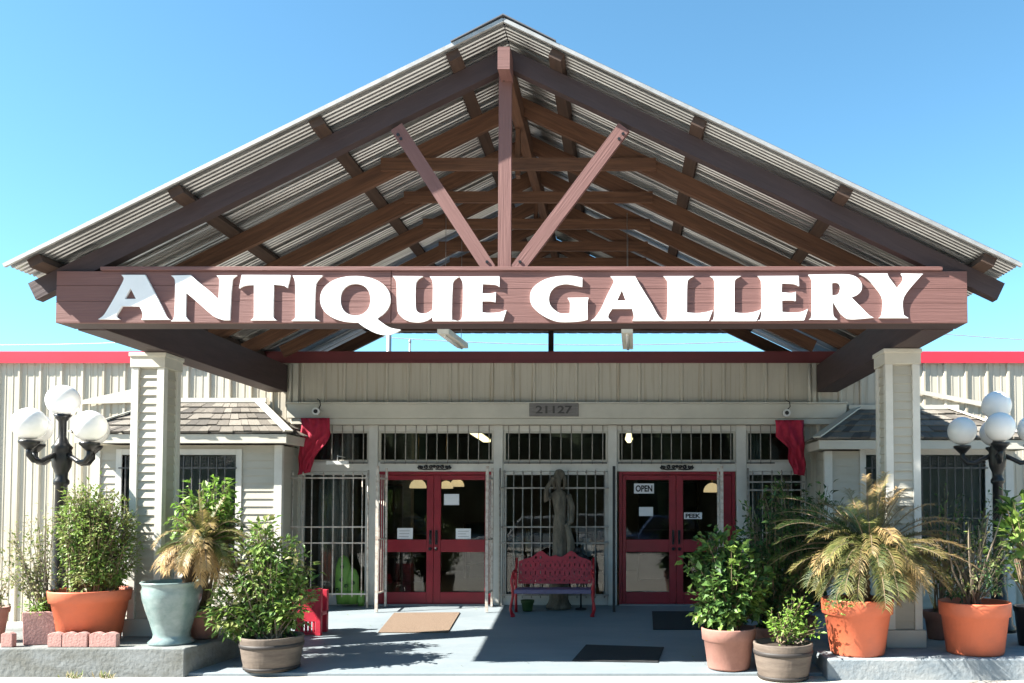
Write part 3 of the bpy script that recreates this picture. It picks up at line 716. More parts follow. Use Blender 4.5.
LET = [
 ('A', 90, 265, 9.756, [sm([(305, 96), (537, 96), (600, 215, S), (690, 390, S), (742, 500, S), (778, 531), (500, 533), (514, 500, S), (505, 450, S), (480, 402), (310, 402), (280, 450, S), (256, 490, S), (262, 512, S), (288, 529), (78, 529), (118, 503, S), (150, 465, S), (230, 330, S), (300, 200, S), (328, 140, S), (322, 115, S)]), [(395, 225), (447, 330), (337, 330)]]),
 ('N', 165, 265, 9.756, [sm([(58, 102), (250, 98), (330, 170, S), (430, 250, S), (522, 335), (529, 160, S), (522, 125, S), (502, 102), (700, 100), (665, 125, S), (652, 160, S), (640, 300, S), (630, 537), (570, 537), (480, 503, S), (380, 420, S), (290, 340, S), (205, 270), (198, 470, S), (210, 515, S), (240, 547), (56, 547), (88, 505, S), (97, 300, S), (98, 170, S), (88, 130, S)])]),
 ('T', 230, 270, 10.24, [sm([(120, 50), (618, 52), (585, 182), (545, 158, S), (445, 148), (440, 450, S), (447, 490, S), (475, 514), (210, 514), (238, 490, S), (244, 450, S), (245, 150), (150, 158, S), (92, 186)])]),
 ('I', 230, 270, 10.24, [sm([(640, 56), (945, 56), (895, 110, S), (872, 180, S), (865, 470, S), (875, 500, S), (918, 520), (628, 520), (662, 495, S), (668, 450, S), (668, 180, S), (660, 100, S)])]),
 ('Q', 310, 265, 9.756, [el(440, 333, 342, 226, 85, 360 + 49) + sm([(655, 525), (700, 560, S), (780, 610, S), (885, 632), (800, 672, S), (720, 682, S), (620, 655, S), (520, 600, S), (470, 562)])[0:], el(442, 337, 147, 155, p=2.2)]),
 ('U', 385, 265, 8.192, [sm([(62, 90), (310, 92), (268, 120, S), (250, 170, S), (250, 340, S), (270, 385, S), (310, 397, S), (350, 390, S), (390, 363), (392, 180, S), (385, 125, S), (366, 94), (605, 94), (566, 125, S), (552, 180, S), (546, 430, S), (565, 450, S), (597, 459), (390, 459), (388, 425), (340, 455, S), (270, 469, S), (190, 458, S), (130, 420, S), (100, 360, S), (95, 170, S), (85, 120, S)])]),
 ('E', 385, 265, 8.192, [sm([(608, 94), (937, 92), (937, 178), (900, 160, S), (800, 155), (796, 232), (870, 232, S), (908, 222), (903, 303), (870, 296, S), (796, 296), (796, 388), (850, 392, S), (930, 388, S), (995, 368), (966, 457), (598, 459), (632, 420, S), (638, 180, S), (628, 125, S)])]),
 ('G', 520, 265, 9.756, [sm([(608, 124), (606, 212), (560, 203, S), (500, 190, S), (430, 185, S), (350, 208, S), (300, 260, S), (282, 325, S), (295, 390, S), (340, 440, S), (400, 472, S), (485, 470), (487, 370, S), (465, 320), (668, 318), (658, 380, S), (660, 530), (600, 545, S), (480, 555, S), (370, 551, S), (280, 522, S), (190, 470, S), (120, 400, S), (98, 330, S), (110, 250, S), (160, 190, S), (250, 138, S), (360, 111, S), (480, 105, S), (550, 112, S)])]),
 ('A', 580, 265, 8.533, [sm([(260, 96), (470, 95), (520, 185, S), (610, 330, S), (660, 420, S), (695, 462, S), (722, 475), (448, 476), (460, 440, S), (445, 372), (275, 372), (245, 420, S), (242, 450, S), (268, 474), (92, 475), (130, 445, S), (180, 370, S), (230, 260, S), (285, 150, S), (281, 120, S)]), [(357, 215), (392, 303), (315, 303)]]),
 ('L', 580, 265, 8.533, [sm([(712, 95), (972, 94), (930, 120, S), (915, 170, S), (912, 405), (1000, 410, S), (1080, 400, S), (1133, 383), (1100, 474), (716, 476), (743, 435, S), (748, 170, S), (735, 120, S)])]),
 ('L', 700, 265, 8.533, [sm([(86, 95), (350, 94), (307, 120, S), (295, 170, S), (295, 405), (380, 411, S), (460, 400, S), (524, 378), (482, 476), (94, 476), (120, 435, S), (125, 170, S), (115, 120, S)])]),
 ('E', 700, 265, 8.533, [sm([(492, 94), (842, 92), (846, 180), (800, 160, S), (700, 155), (696, 232), (780, 238, S), (818, 228), (817, 306), (785, 300, S), (700, 302), (702, 400), (780, 406, S), (860, 400, S), (922, 374), (890, 470), (490, 474), (523, 435, S), (526, 170, S), (515, 120, S)])]),
 ('R', 800, 265, 7.877, [sm([(66, 76), (330, 72, S), (420, 83, S), (470, 118, S), (488, 160, S), (480, 205, S), (450, 235, S), (405, 255), (480, 330, S), (540, 390, S), (580, 414), (400, 427, S), (340, 400, S), (300, 350, S), (258, 285), (260, 370, S), (268, 405, S), (296, 430), (70, 428), (94, 390, S), (96, 150, S), (88, 105, S)]), sm([(252, 140), (290, 138, S), (316, 160, S), (318, 200, S), (295, 232, S), (254, 240)])]),
 ('Y', 800, 265, 7.877, [sm([(466, 67), (690, 66), (700, 95, S), (765, 182), (810, 125, S), (814, 95, S), (796, 66), (970, 69), (940, 100, S), (820, 250, S), (815, 375, S), (825, 398, S), (856, 417), (618, 417), (645, 395, S), (652, 360, S), (652, 260, S), (600, 180, S), (530, 105, S)])]),
]
LT = .026
for ch, ox, oy, k, cons in LET:
    cons = [[(ox + p[0] / k, oy + p[1] / k) for p in c] for c in cons]
    def to3(px, py, b):
        q = P(px, py, YSG - LT); return (q.x, YSG - LT + b * (LT - .001) if b else q.y, q.z)
    cu = curve_fill(cons, LT, to3)
    cu.build('letter', M['letter'], sg_)

# ------------------------------------------------------------------ things on and around the building
# wall cameras
def wall_camera(px, py, label):
    p = P(px, py, YW - .24); t = thing('security_camera', (p.x, YW - .14, p.z), label, 'camera', 'wall cameras on the header beam')
    m = MB(); m.tube([(p.x, YW - .145, p.z), (p.x, YW - .24, p.z - .004)], [.055, .06], 16); m.build('housing', M['camwhite'], t)
    m = MB(); m.tube([(p.x, YW - .236, p.z - .004), (p.x, YW - .252, p.z - .005)], [.034, .03], 14); m.build('lens', M['ink'], t)
    m = MB(); m.tube([(p.x + .02, YW - .15, p.z + .05), (p.x + .06, YW - .19, p.z + .10), (p.x + .05, YW - .20, p.z + .17), (p.x + .0, YW - .18, p.z + .2)], .008, 6); m.build('cable', M['ink'], t)
wall_camera(315.5, 411, 'white round security camera above the red cloth lit by the sun')
wall_camera(787, 412.5, 'white round security camera above the shaded red cloth near the right bay')

# number plaque
t = thing('number_plaque', (X(554, YW), YW - .15, Z(411, YW)), 'weathered grey wooden plaque with the number 21127 on the header beam', 'plaque')
m = MB(); m.box(X(530, YW), X(579, YW), YW - .165, YW - .141, Z(417.5, YW), Z(404, YW)); m.build('board', M['plaque'], t, bevel=.004)
text_mesh('21127', X(554.5, YW), Z(410.8, YW), YW - .172, .125, .58, .006, .02).build('number', M['plaquenum'], t)

# red cloths
def drape(pts_l, pts_r, label, seed):
    random.seed(seed); Yd = YW - .2
    mb = MB(); n, mcols = len(pts_l), 14; rows = []
    sub = []
    for i in range(n - 1):
        for k in range(5): u = k / 5; sub.append((tuple(pts_l[i][j] + (pts_l[i + 1][j] - pts_l[i][j]) * u for j in (0, 1)), tuple(pts_r[i][j] + (pts_r[i + 1][j] - pts_r[i][j]) * u for j in (0, 1))))
    sub.append((pts_l[-1], pts_r[-1]))
    for i, (a, b) in enumerate(sub):
        row = []
        for k in range(mcols + 1):
            u = k / mcols; px = a[0] + (b[0] - a[0]) * u; py = a[1] + (b[1] - a[1]) * u
            d = .05 * math.sin(u * 13 + i * .22 + seed) + .025 * math.sin(u * 27 - i * .35) + .02 * math.sin(i * .7 + u * 5)
            row.append(mb.add(P(px + .6 * math.sin(i * .8 + k), py, Yd - abs(d))))
        rows.append(row)
    for i in range(len(rows) - 1):
        for k in range(mcols): mb.face([rows[i][k], rows[i][k + 1], rows[i + 1][k + 1], rows[i + 1][k]], None, True)
    c = P(pts_l[0][0], pts_l[0][1], Yd)
    o = solo(mb, 'red_cloth', M['scarf'], c, label, 'cloth', 'red cloths tied at the entrance corners')
    so = o.modifiers.new('thickness', 'SOLIDIFY'); so.thickness = .006
    return o
drape([(301, 418), (301, 432), (299, 448), (299, 462), (298, 475)], [(329, 418), (331, 434), (324, 446), (314, 458), (311, 472)], 'red gathered cloth hanging at the sunny left corner of the entrance', 3)
drape([(775, 420), (776, 436), (788, 448), (789, 462), (794, 474)], [(803, 420), (804, 436), (804, 450), (805, 462), (805, 476)], 'dull red gathered cloth hanging at the shaded right corner of the entrance', 5)

# window guards and gates
def spear_bar(m, x, y, z0, z1, r=.0095):
    m.tube([(x, y, z0), (x, y, z1 - .07)], r, 6); m.lathe((x, y, z1 - .07), [(.006, 0), (.018, .025), (.012, .045), (.001, .07)], 6)
def guard(x0, x1, y, z0, z1, rails, n, mat, label, name='window_guard', posts=(1, 1), group=None, pr=.016, wob=0):
    t = thing(name, ((x0 + x1) / 2, y, FZ(y)), label, 'gate' if 'gate' in name else 'window guard', group)
    m = MB()
    for k in range(n):
        x = x0 + (x1 - x0) * (k + .5) / n + random.uniform(-wob, wob); spear_bar(m, x, y, z0, z1 + random.uniform(-.01, .01))
    m.build('bars', mat, t)
    for zr in rails:
        m = MB(); m.box(x0, x1, y - .011, y + .011, zr - .012, zr + .012); m.build('rail', mat, t)
    for f_, x in zip(posts, (x0, x1)):
        if f_:
            m = MB(); m.tube([(x, y, FZ(y) + .002), (x, y, z1 + .03)], pr, 8); m.build('post', mat, t)
    return t
YG = 13.33
guard(X(277, YG), X(368, YG), YG, Z(597, YG), Z(472, YG), [Z(478, YG), Z(527, YG), Z(543, YG), Z(594, YG)], 9, M['bars'], 'open folded white barred gate beside the green cactus ornament', 'security_gate', wob=.012)
YG2 = 13.56
guard(X(500, YG2), X(609, YG2), YG2, Z(598, YG2), Z(470, YG2), [Z(488, YG2), Z(527, YG2), Z(543, YG2), Z(595, YG2)], 12, M['guardbars'], 'barred guard with spear tips over the display window behind the statue', posts=(1, 0))
guard(X(748, YG2), X(806, YG2), YG2, Z(598, YG2), Z(470, YG2), [Z(482, YG2), Z(490, YG2), Z(533, YG2), Z(595, YG2)], 6, M['guardbars'], 'barred guard with spear tips over the window behind the dark shrubs')
# gate leaves folded back square to the wall: seen edge on beside the doors
for px0, px1, lab, mt in ((380, 377, 'narrow weathered gate edge standing left of the sunlit red doors', 'bars'), (488, 487, 'narrow weathered gate edge standing right of the sunlit red doors', 'bars'), (613.5, 614, 'slim black gate post beside the red bench and the right doors', 'ink'), (722, 722, 'thin weathered gate edge in front of the right red doors', 'bars')):
    Y0, Y1 = 12.95, 13.45
    x = X(px1, Y0); t = thing('gate_leaf', (x, 13.2, FZ(13.2)), lab, 'gate')
    m = MB(); m.box(x - .022, x + .022, Y0, Y0 + .03, FZ(Y0) + .01, Z(466, Y0)); m.build('post', M[mt], t)
    m = MB(); m.box(x - .016, x + .016, Y1, Y1 + .03, FZ(Y1) + .01, Z(468, Y1)); m.build('post', M[mt], t)
    for zz in (Z(478, Y0), Z(540, Y0), Z(594, Y0)):
        m = MB(); m.box(x - .01, x + .01, Y0 + .031, Y1 - .001, zz - .012, zz + .012); m.build('rail', M[mt], t)
    m = MB()
    for k in range(3): m.tube([(x, Y0 + .13 + k * .12, Z(594, Y0)), (x, Y0 + .13 + k * .12, Z(474, Y0))], .007, 6)
    m.build('bars', M[mt], t)
# thin bars over the transoms, one guard per transom
for (a, b), nm in (((326, 368), 'short row of thin bars over the transom next to the sunny red cloth'), ((379, 494), 'row of thin bars over the transom above the sunlit left doors'), ((503, 608), 'row of thin bars over the transom under the number plaque'), ((617, 736), 'row of thin bars over the transom above the shaded right doors'), ((746, 776), 'short row of thin bars over the transom next to the shaded red cloth')):
    y = YF - .075; t = thing('transom_guard', (X((a + b) / 2, y), y, Z(462, y)), nm, 'window guard', 'transom guards')
    n_ = max(3, round((b - a) / 10.3)); m = MB()
    for k in range(n_):
        x = X(a + (b - a) * (k + .5) / n_, y); m.tube([(x, y, Z(464, y)), (x, y, Z(425.5, y))], .0075, 6)
    m.build('bars', M['guardbars'], t)
    m = MB(); m.box(X(a + 1, y), X(b - 1, y), y - .009, y + .009, Z(463, y) - .009, Z(463, y) + .009); m.build('rail', M['darkbars'], t)
# lit little board hooked on the gate
x0, x1, yy = X(326, 13.25), X(348, 13.25), 13.25
m = MB(); m.box(x0, x1, yy - .012, yy + .012, Z(464.5, yy), Z(461, yy)); m.tube([((x0 + x1) / 2 , yy, Z(462, yy)), ((x0 + x1) / 2, yy, Z(455, yy))], .008, 6); m.tube([((x0 + x1) / 2 , yy, Z(456, yy)), ((x0 + x1) / 2, yy + .36, Z(456, yy))], .006, 6)
solo(m, 'wall_hook', M['camwhite'], ((x0 + x1) / 2, yy, Z(464, yy)), 'small white bar hung beside the sunny red cloth above the white gate', 'hook')

# wrought iron scrolls over the doors
for c, lab in ((434, 'black wrought iron scroll over the sunlit left doors'), (677, 'black wrought iron scroll over the shaded right doors')):
    y = YF - .06; m = MB(); z = Z(467, y); xx = X(c, y)
    for s_ in (-1, 1):
        for q, (ox, r) in enumerate(((.055, .032), (.13, .038), (.205, .03))):
            cx_ = xx + s_ * ox; m.tube([(cx_ + r * (1 - u * .07) * math.cos(u * .75 + q), y, z + r * .8 * (1 - u * .07) * math.sin(u * .75 + q)) for u in range(11)], .011, 5)
        m.tube([(xx + s_ * .02, y, z - .035), (xx + s_ * .15, y, z - .042), (xx + s_ * .25, y, z - .03), (xx + s_ * .27, y, z)], .010, 5)
        m.prism([(xx + s_ * .2, y - .004, z - .01), (xx + s_ * .27, y - .004, z - .02), (xx + s_ * .25, y - .004, z + .035)], (0, .01, 0))
    m.sphere((xx, y, z + .01), .026, 8, 6)
    solo(m, 'iron_scroll', M['ink'], (xx, y, z - .04), lab, 'ornament', 'iron scrolls over the doors')

# papers and signs on the door glass
def sheet(x0, x1, y0, y1, label, name='paper_notice', cat='notice', lines=0, group=None):
    y = YF - .0; t = thing(name, (X((x0 + x1) / 2, y), y, Z(y1, y)), label, cat, group)
    m = MB(); m.box(X(x0, y), X(x1, y), y, y + .003, Z(y1, y), Z(y0, y)); m.build('sheet', M['paper'], t)
    if lines:
        m = MB(); 
        for k in range(lines):
            zz = Z(y0 + (y1 - y0) * (k + 1) / (lines + 1), y); m.box(X(x0 + 2, y), X(x1 - 2 - random.random() * 3, y), y - .0015, y - .0002, zz - .006, zz + .002)
        m.build('print', M['pipe'], t)
    return t
sheet(397.5, 413, 528, 539, 'white paper low on the left leaf of the sunlit doors', lines=3)
sheet(444, 459, 494, 505, 'upper white paper on the right leaf of the sunlit doors')
sheet(456, 471, 528.5, 539, 'lower white paper on the right leaf of the sunlit doors', lines=3)
sheet(639, 653, 507, 516, 'bluish white paper under the OPEN sign on the shaded doors')
t = sheet(634, 654, 483.5, 493.5, 'small white OPEN sign on the shaded right doors', 'open_sign', 'sign')
text_mesh('OPEN', X(644, YF), Z(488.5, YF), YF - .003, .105, .27, .002, .035).build('lettering', M['ink'], t)
t = sheet(684, 702, 512.5, 519, 'small white PEEK sign on the far right door leaf', 'door_sign', 'sign')
text_mesh('PEEK', X(693, YF), Z(515.8, YF), YF - .003, .07, .24, .002, .04).build('lettering', M['ink'], t)

# interior: lamps, shelves
def amber(px, py, Y, r, label):
    p = P(px, py, Y); t = thing('pendant_lamp', (p.x, Y, p.z), label, 'lamp', 'amber pendant lamps inside the shop')
    m = MB(); m.lathe((p.x, Y, p.z), [(r * 1.0, -r * .5), (r * .98, -r * .2), (r * .8, r * .2), (r * .45, r * .5), (r * .1, r * .6)], 18); m.build('lamp_shade', M['amber'], t)
    m = MB(); m.tube([(p.x, Y, p.z + r * .55), (p.x, Y, 3.28)], .012, 6); m.build('cord', M['brass'], t)
amber(418, 484, 15.2, .15, 'amber pendant lamp seen through the left leaf of the sunlit doors')
amber(446, 485, 15.6, .13, 'amber pendant lamp at the middle stile of the sunlit doors')
amber(457, 483, 16.6, .14, 'small amber pendant lamp deeper behind the sunlit doors')
amber(712, 488, 15.0, .15, 'amber pendant lamp seen through the far right door leaf')
p0, p1 = P(472, 431, 15.0), P(487, 441, 17.4)
t = thing('tube_light', (p0.x, 15, p0.z), 'glowing yellowish tube light inside behind the transom over the left doors', 'light')
m = MB(); m.bar(p0, p1, .14, .05); m.build('tube', M['tubeglow'], t)
m = MB(); m.bar(p0 + Vector((0, 0, .055)), p1 + Vector((0, 0, .055)), .18, .05); m.build('housing', M['interior'], t)
p0 = P(629, 436, 15.2); m = MB(); m.lathe((p0.x, 15.2, p0.z), [(.03, -.12), (.07, -.06), (.05, .03), (.02, .1)], 10)
solo(m, 'ceiling_lamp', M['tubeglow'], p0, 'small glowing lamp inside behind the transom over the right doors', 'lamp')
random.seed(4)
for x, Y, w_, h, d, lab in ((-4.6, 17.5, 1.4, 2.0, .5, 'tall dark cabinet inside the shop behind the white gate'), (-2.9, 18.6, 1.1, 1.2, .5, 'low dark cabinet inside the shop behind the sunlit doors'), (-1.1, 17.0, 1.5, 1.0, .6, 'dark display table inside behind the statue window'), (1.0, 18.2, 1.3, 2.1, .5, 'tall dark cabinet inside behind the right doors'), (2.6, 17.2, 1.0, 1.7, .5, 'dark cabinet inside behind the window next to the dark shrubs')):
    t = thing('cabinet', (x, Y, -.005), lab, 'cabinet', 'cabinets inside the shop')
    m = MB(); m.box(x - w_ / 2, x - w_ / 2 + .04, Y, Y + d, 0, h); m.box(x + w_ / 2 - .04, x + w_ / 2, Y, Y + d, 0, h); m.box(x - w_ / 2 - .02, x + w_ / 2 + .02, Y - .02, Y + d, h + .001, h + .04); m.box(x - w_ / 2 + .041, x + w_ / 2 - .041, Y + d - .03, Y + d, 0, h)
    m.build('case', M['dark_furniture'], t)
    for k in range(1, 4):
        z = h * k / 4; m = MB(); m.box(x - w_ / 2 + .042, x + w_ / 2 - .042, Y + .01, Y + d - .032, z, z + .025); m.build('shelf', M['dark_furniture'], t)
for x0, x1, lab, sd in ((318, 349, 'pale grey curtain hanging inside the narrow window behind the white gate', 1), (748, 762, 'pale grey curtain hanging inside the narrow window behind the dark shrubs', 2)):
    Yc = 13.95; m = MB(); n_ = 40; xa, xb = X(x0, Yc), X(x1, Yc); b0 = []
    for i in range(n_ + 1):
        u = i / n_; yy = Yc + .035 * math.sin(u * 31 + sd) + .015 * math.sin(u * 13)
        b0.append((m.add((xa + (xb - xa) * u, yy, .25)), m.add((xa + (xb - xa) * u, yy + .01, 2.95))))
    for (a, b), (c_, d) in zip(b0[:-1], b0[1:]): m.face([a, c_, d, b], None, True)
    o = solo(m, 'curtain', M['curtain'], ((xa + xb) / 2, Yc, 0.25), lab, 'curtain'); so = o.modifiers.new('thickness', 'SOLIDIFY'); so.thickness = .006
# pale interior column seen through the left door
m = MB(); m.box(X(402, 15.4), X(411, 15.4), 15.4, 15.6, 0, 3.29); m.box(X(401, 15.4), X(412, 15.4), 15.38, 15.62, 0, .18); m.box(X(401, 15.4), X(412, 15.4), 15.38, 15.62, 3.1, 3.288)
solo(m, 'interior_column', M['plaque'], (X(406, 15.4), 15.5, 0), 'pale square column inside behind the left leaf of the sunlit doors', 'column')

for px, Yv, zb_, r, h, mt, lab in ((516, 14.1, .75, .11, .34, 'celadon', 'pale green vase inside the statue window at its left end'), (528, 14.2, .75, .08, .46, 'brass', 'tall brass vase inside the statue window left of the statue'), (587, 14.1, .75, .12, .30, 'paper', 'white round vase inside the statue window right of the statue'), (600, 14.2, .75, .09, .42, 'terra_dull', 'clay jar inside the statue window at its right end')):
    xv = X(px, Yv); m = MB(); m.lathe((xv, Yv, zb_), [(r * .6, .001), (r * .7, .02), (r, h * .4), (r * .8, h * .65), (r * .35, h * .82), (r * .5, h), (r * .42, h - .005), (r * .2, h * .8)], 22)
    solo(m, 'vase', M[mt], (xv, Yv, zb_), lab, 'vase', 'vases in the statue window')
xa, xb = X(506, 14.15), X(606, 14.15); t = thing('display_shelf', ((xa + xb) / 2, 14.15, 0), 'dark wooden display shelf inside the statue window carrying vases', 'shelf')
m = MB(); m.box(xa, xb, 13.95, 14.4, .70, .745); m.build('top', M['dark_furniture'], t)
for xx in (xa + .03, xb - .03):
    for yy in (13.98, 14.37): m = MB(); m.box(xx - .025, xx + .025, yy - .025, yy + .025, 0, .699); m.build('leg', M['dark_furniture'], t)
# strip lights hung under the canopy
for px, py, px1, py1, lab in ((443, 331, 463, 346, 'white strip light hanging under the letter U of the sign'), (627, 330, 628, 347, 'white strip light hanging under the second letter A of the sign')):
    Y0, Y1 = 11.0, 12.2; k = 1
    a = P(px, py, Y0); b = Vector((a.x, Y1, a.z)); b = P(px1, py1, Y1)
    t = thing('strip_light', (a.x, (Y0 + Y1) / 2, a.z), lab, 'light', 'strip lights under the canopy')
    m = MB(); m.bar(a, b, .15, .07); m.build('housing', M['tube'], t)
    m = MB(); m.tube([a + Vector((0, .1, -.05)), b + Vector((0, -.1, -.05))], .019, 8); m.build('tube', M['camwhite'], t)
    m = MB()
    for u in (.1, .9):
        q = a.lerp(b, u); m.tube([q + Vector((0, 0, .03)), (q.x, q.y, roofz(q.x - CXR) - .3)], .004, 5)
    m.build('chain', M['pipe'], t)

# roof vents and a cable behind the parapet
for px, top, lab, r in ((389, 329, 'tall grey vent pipe standing on the shop roof behind the parapet', .06), (410, 341, 'short thin vent pipe on the shop roof behind the parapet', .025)):
    p = P(px, top, 20); m = MB(); m.tube([(p.x, 20, 3.72), (p.x, 20, p.z)], r, 10); m.lathe((p.x, 20, p.z - .05), [(r * 1.3, 0), (r * 1.3, .06), (r * .3, .1)], 10)
    solo(m, 'vent_pipe', M['pipe'], (p.x, 20, 3.72), lab, 'pipe')
pts = [P(-300 + 50 * i, 330 + 15 * (1 - ((i % 12) / 6 - 1) ** 2), 40) for i in range(37)]
m = MB(); m.tube(pts, .022, 5); 
for i in (0, 12, 24, 36): m.tube([(pts[i].x, 40, ZLOT), (pts[i].x, 40, pts[i].z + .5)], .12, 8)
solo(m, 'power_line', M['pipe'], (pts[12].x, 40, ZLOT), 'thin sagging power line behind the shop roof', 'power line')

# statue
def statue():
    Ys = 13.34; x = X(559, Ys); z0 = FZ(Ys)
    t = thing('statue', (x, Ys, z0), 'weathered carved stone figure in a long robe behind the red bench', 'statue')
    m = MB(); m.lathe((x, Ys, z0), [(.20, 0.001), (.20, .05), (.17, .09), (.15, .15), (.145, .42), (.16, .47), (.185, .5), (.185, .56)], 22); m.build('pedestal', M['stone'], t)
    zt = Z(469, Ys); H = zt - z0 - .56
    m = MB(); n = 36; rings = []
    SW = .74; prof = [(0, .17, .15), (.05, .175, .15), (.2, .155, .13), (.36, .165, .135), (.48, .15, .12), (.56, .115, .095), (.64, .135, .11), (.72, .155, .105), (.765, .15, .09), (.795, .075, .065), (.815, .047, .05), (.84, .05, .055), (.87, .068, .078), (.91, .074, .088), (.95, .07, .08), (.98, .045, .055), (.995, .012, .015)]
    for (u, rx, ry) in prof:
        sway = .03 * math.sin(u * 4.2) + .0; r_ = []
        for k in range(n):
            a = 2 * math.pi * k / n; fold = 1 + (.10 * math.sin(a * 9 + u * 5) + .05 * math.sin(a * 17 - u * 9)) * max(0, .72 - u) * 1.3
            nose = .018 if (abs(a - 1.5 * math.pi) < .1 and .86 < u < .9) else 0
            r_.append(m.add((x + sway + SW * rx * fold * math.cos(a), Ys + ry * fold * math.sin(a) - nose, z0 + .56 + u * H)))
        rings.append(r_)
    for i in range(len(rings) - 1):
        for k in range(n): m.face([rings[i][k], rings[i][(k + 1) % n], rings[i + 1][(k + 1) % n], rings[i + 1][k]], None, True)
    m.face(rings[0][::-1]); m.face(rings[-1])
    z = lambda u: z0 + .56 + u * H
    # right arm raised to the hair, left arm lowered holding a drape
    m.tube([(x - .12, Ys, z(.75)), (x - .2, Ys - .05, z(.70)), (x - .19, Ys - .1, z(.80)), (x - .1, Ys - .1, z(.90))], [.05, .045, .036, .028], 10)
    m.sphere((x - .095, Ys - .1, z(.905)), .032, 10, 6)
    m.tube([(x + .14, Ys, z(.75)), (x + .21, Ys - .03, z(.62)), (x + .2, Ys - .12, z(.49)), (x + .14, Ys - .14, z(.46))], [.05, .045, .036, .028], 10)
    m.sphere((x + .13, Ys - .145, z(.455)), .034, 10, 6)
    m.tube([(x + .14, Ys - .13, z(.46)), (x + .19, Ys - .1, z(.3)), (x + .2, Ys - .08, z(.12)), (x + .18, Ys - .06, z(.01))], [.04, .06, .07, .06], 10)
    m.build('figure', M['stone'], t)
    h = MB(); h.sphere((x + .005, Ys + .03, z(.945)), .088, 16, 10); h.sphere((x + .005, Ys + .1, z(.93)), .05, 10, 8); h.tube([(x - .06, Ys + .03, z(.93)), (x - .085, Ys + .03, z(.86)), (x - .07, Ys + .02, z(.8))], [.03, .028, .012], 8); h.tube([(x + .08, Ys + .03, z(.93)), (x + .09, Ys + .03, z(.86)), (x + .07, Ys + .02, z(.8))], [.03, .028, .012], 8); h.build('hair', M['stone'], t)
statue()

# red cast iron bench
def bench():
    a, b = G(514.5, 617), G(590, 617); Yb = a.y; xl, xr = X(513, Yb), X(592.5, Yb); zf = FZ(Yb)
    t = thing('garden_bench', ((xl + xr) / 2, Yb, zf), 'red ornate cast iron garden bench with bluish seat in front of the statue', 'bench')
    dep = .40; yb = Yb + dep
    zs = Z(589, Yb + .1)
    m = MB()
    for k in range(5): m.box(xl + .03, xr - .03, Yb + .01 + k * .076, Yb + .075 + k * .076, zs - .02, zs)
    m.build('seat', M['seat_sky'], t, bevel=.004)
    m = MB(); m.box(xl + .02, xr - .02, Yb - .004, Yb + .008, zs - .06, zs - .005); m.build('apron', M['seat_sky'], t)
    # pierced backrest
    W = xr - xl - .06; x0 = xl + .03; zb = zs + .05; Hh = Z(556, yb) - zb
    N = 60; top = []
    for i in range(N + 1):
        u = i / N; hump = .1 * math.exp(-((u - .3) / .09) ** 2) + .1 * math.exp(-((u - .72) / .09) ** 2) + .035 * math.exp(-((u - .5) / .05) ** 2)
        top.append((x0 + u * W, zb + Hh * .93 + hump - .06 * (abs(2 * u - 1) ** 6)))
    out = [(x0, zb), (x0 + W, zb)] + top[::-1]
    cons = [out]
    random.seed(12)
    cols = 15
    for i in range(cols):
        u = (i + .5) / cols; cx_ = x0 + u * W
        for j, (v, rx, rz) in enumerate(((.12, .011, .012), (.38, .007, .03), (.66, .008, .024))):
            cz = zb + Hh * (v + .02 * math.sin(i * 1.7 + j))
            cons.append([(cx_ + rx * math.cos(q * math.pi / 5), cz + rz * math.sin(q * math.pi / 5)) for q in range(10)])
        if i in (3, 4, 10, 11): cons.append([(cx_ + .016 * math.cos(q * math.pi / 5), zb + Hh * .93 + .02 * math.sin(q * math.pi / 5)) for q in range(10)])
    for i in range(cols - 1):
        u = (i + 1) / cols; cx_ = x0 + u * W
        for v in (.25, .52, .8):
            cons.append([(cx_ + .006 * math.cos(q * math.pi / 4 + .4), zb + Hh * v + .008 * math.sin(q * math.pi / 4 + .4)) for q in range(8)])
    curve_fill(cons, .03, lambda px, pz, bk: (px, yb + .02 + (pz - zb) * .2 + bk * .03, pz)).build('backrest', M['rediron'], t)
    for s_, x in ((1, xl), (-1, xr)):
        f = MB(); f.tube([(x, Yb + .02, zf + .002), (x - s_ * .03, Yb - .01, zf + .12), (x, Yb + .03, zs - .1), (x, Yb + .02, zs), (x - s_ * .02, Yb, zs + .13), (x, Yb + .05, zs + .22), (x, Yb + .14, zs + .245)], [.026, .022, .02, .024, .02, .022, .022], 8); f.lathe((x, Yb + .02, zf + .001), [(.035, 0), (.03, .03), (.02, .05)], 10); f.build('leg', M['rediron'], t)
        f = MB(); f.tube([(x, yb + .04, zf + .002), (x, yb, zf + .2), (x, yb - .01, zs), (x, yb + .03, zs + .25), (x, yb + .1, zb + Hh * .92)], [.024, .02, .022, .02, .016], 8); f.build('leg', M['rediron'], t)
        f = MB(); f.tube([(x, Yb + .06, zs + .235), (x, Yb + .25, zs + .26), (x, yb + .04, zs + .23)], [.024, .026, .02], 8)
        f.tube([(x, Yb + .2 + .07 * math.cos(q * .8), zs + .12 + .07 * math.sin(q * .8)) for q in range(8)], .01, 6); f.build('arm', M['rediron'], t)
bench()
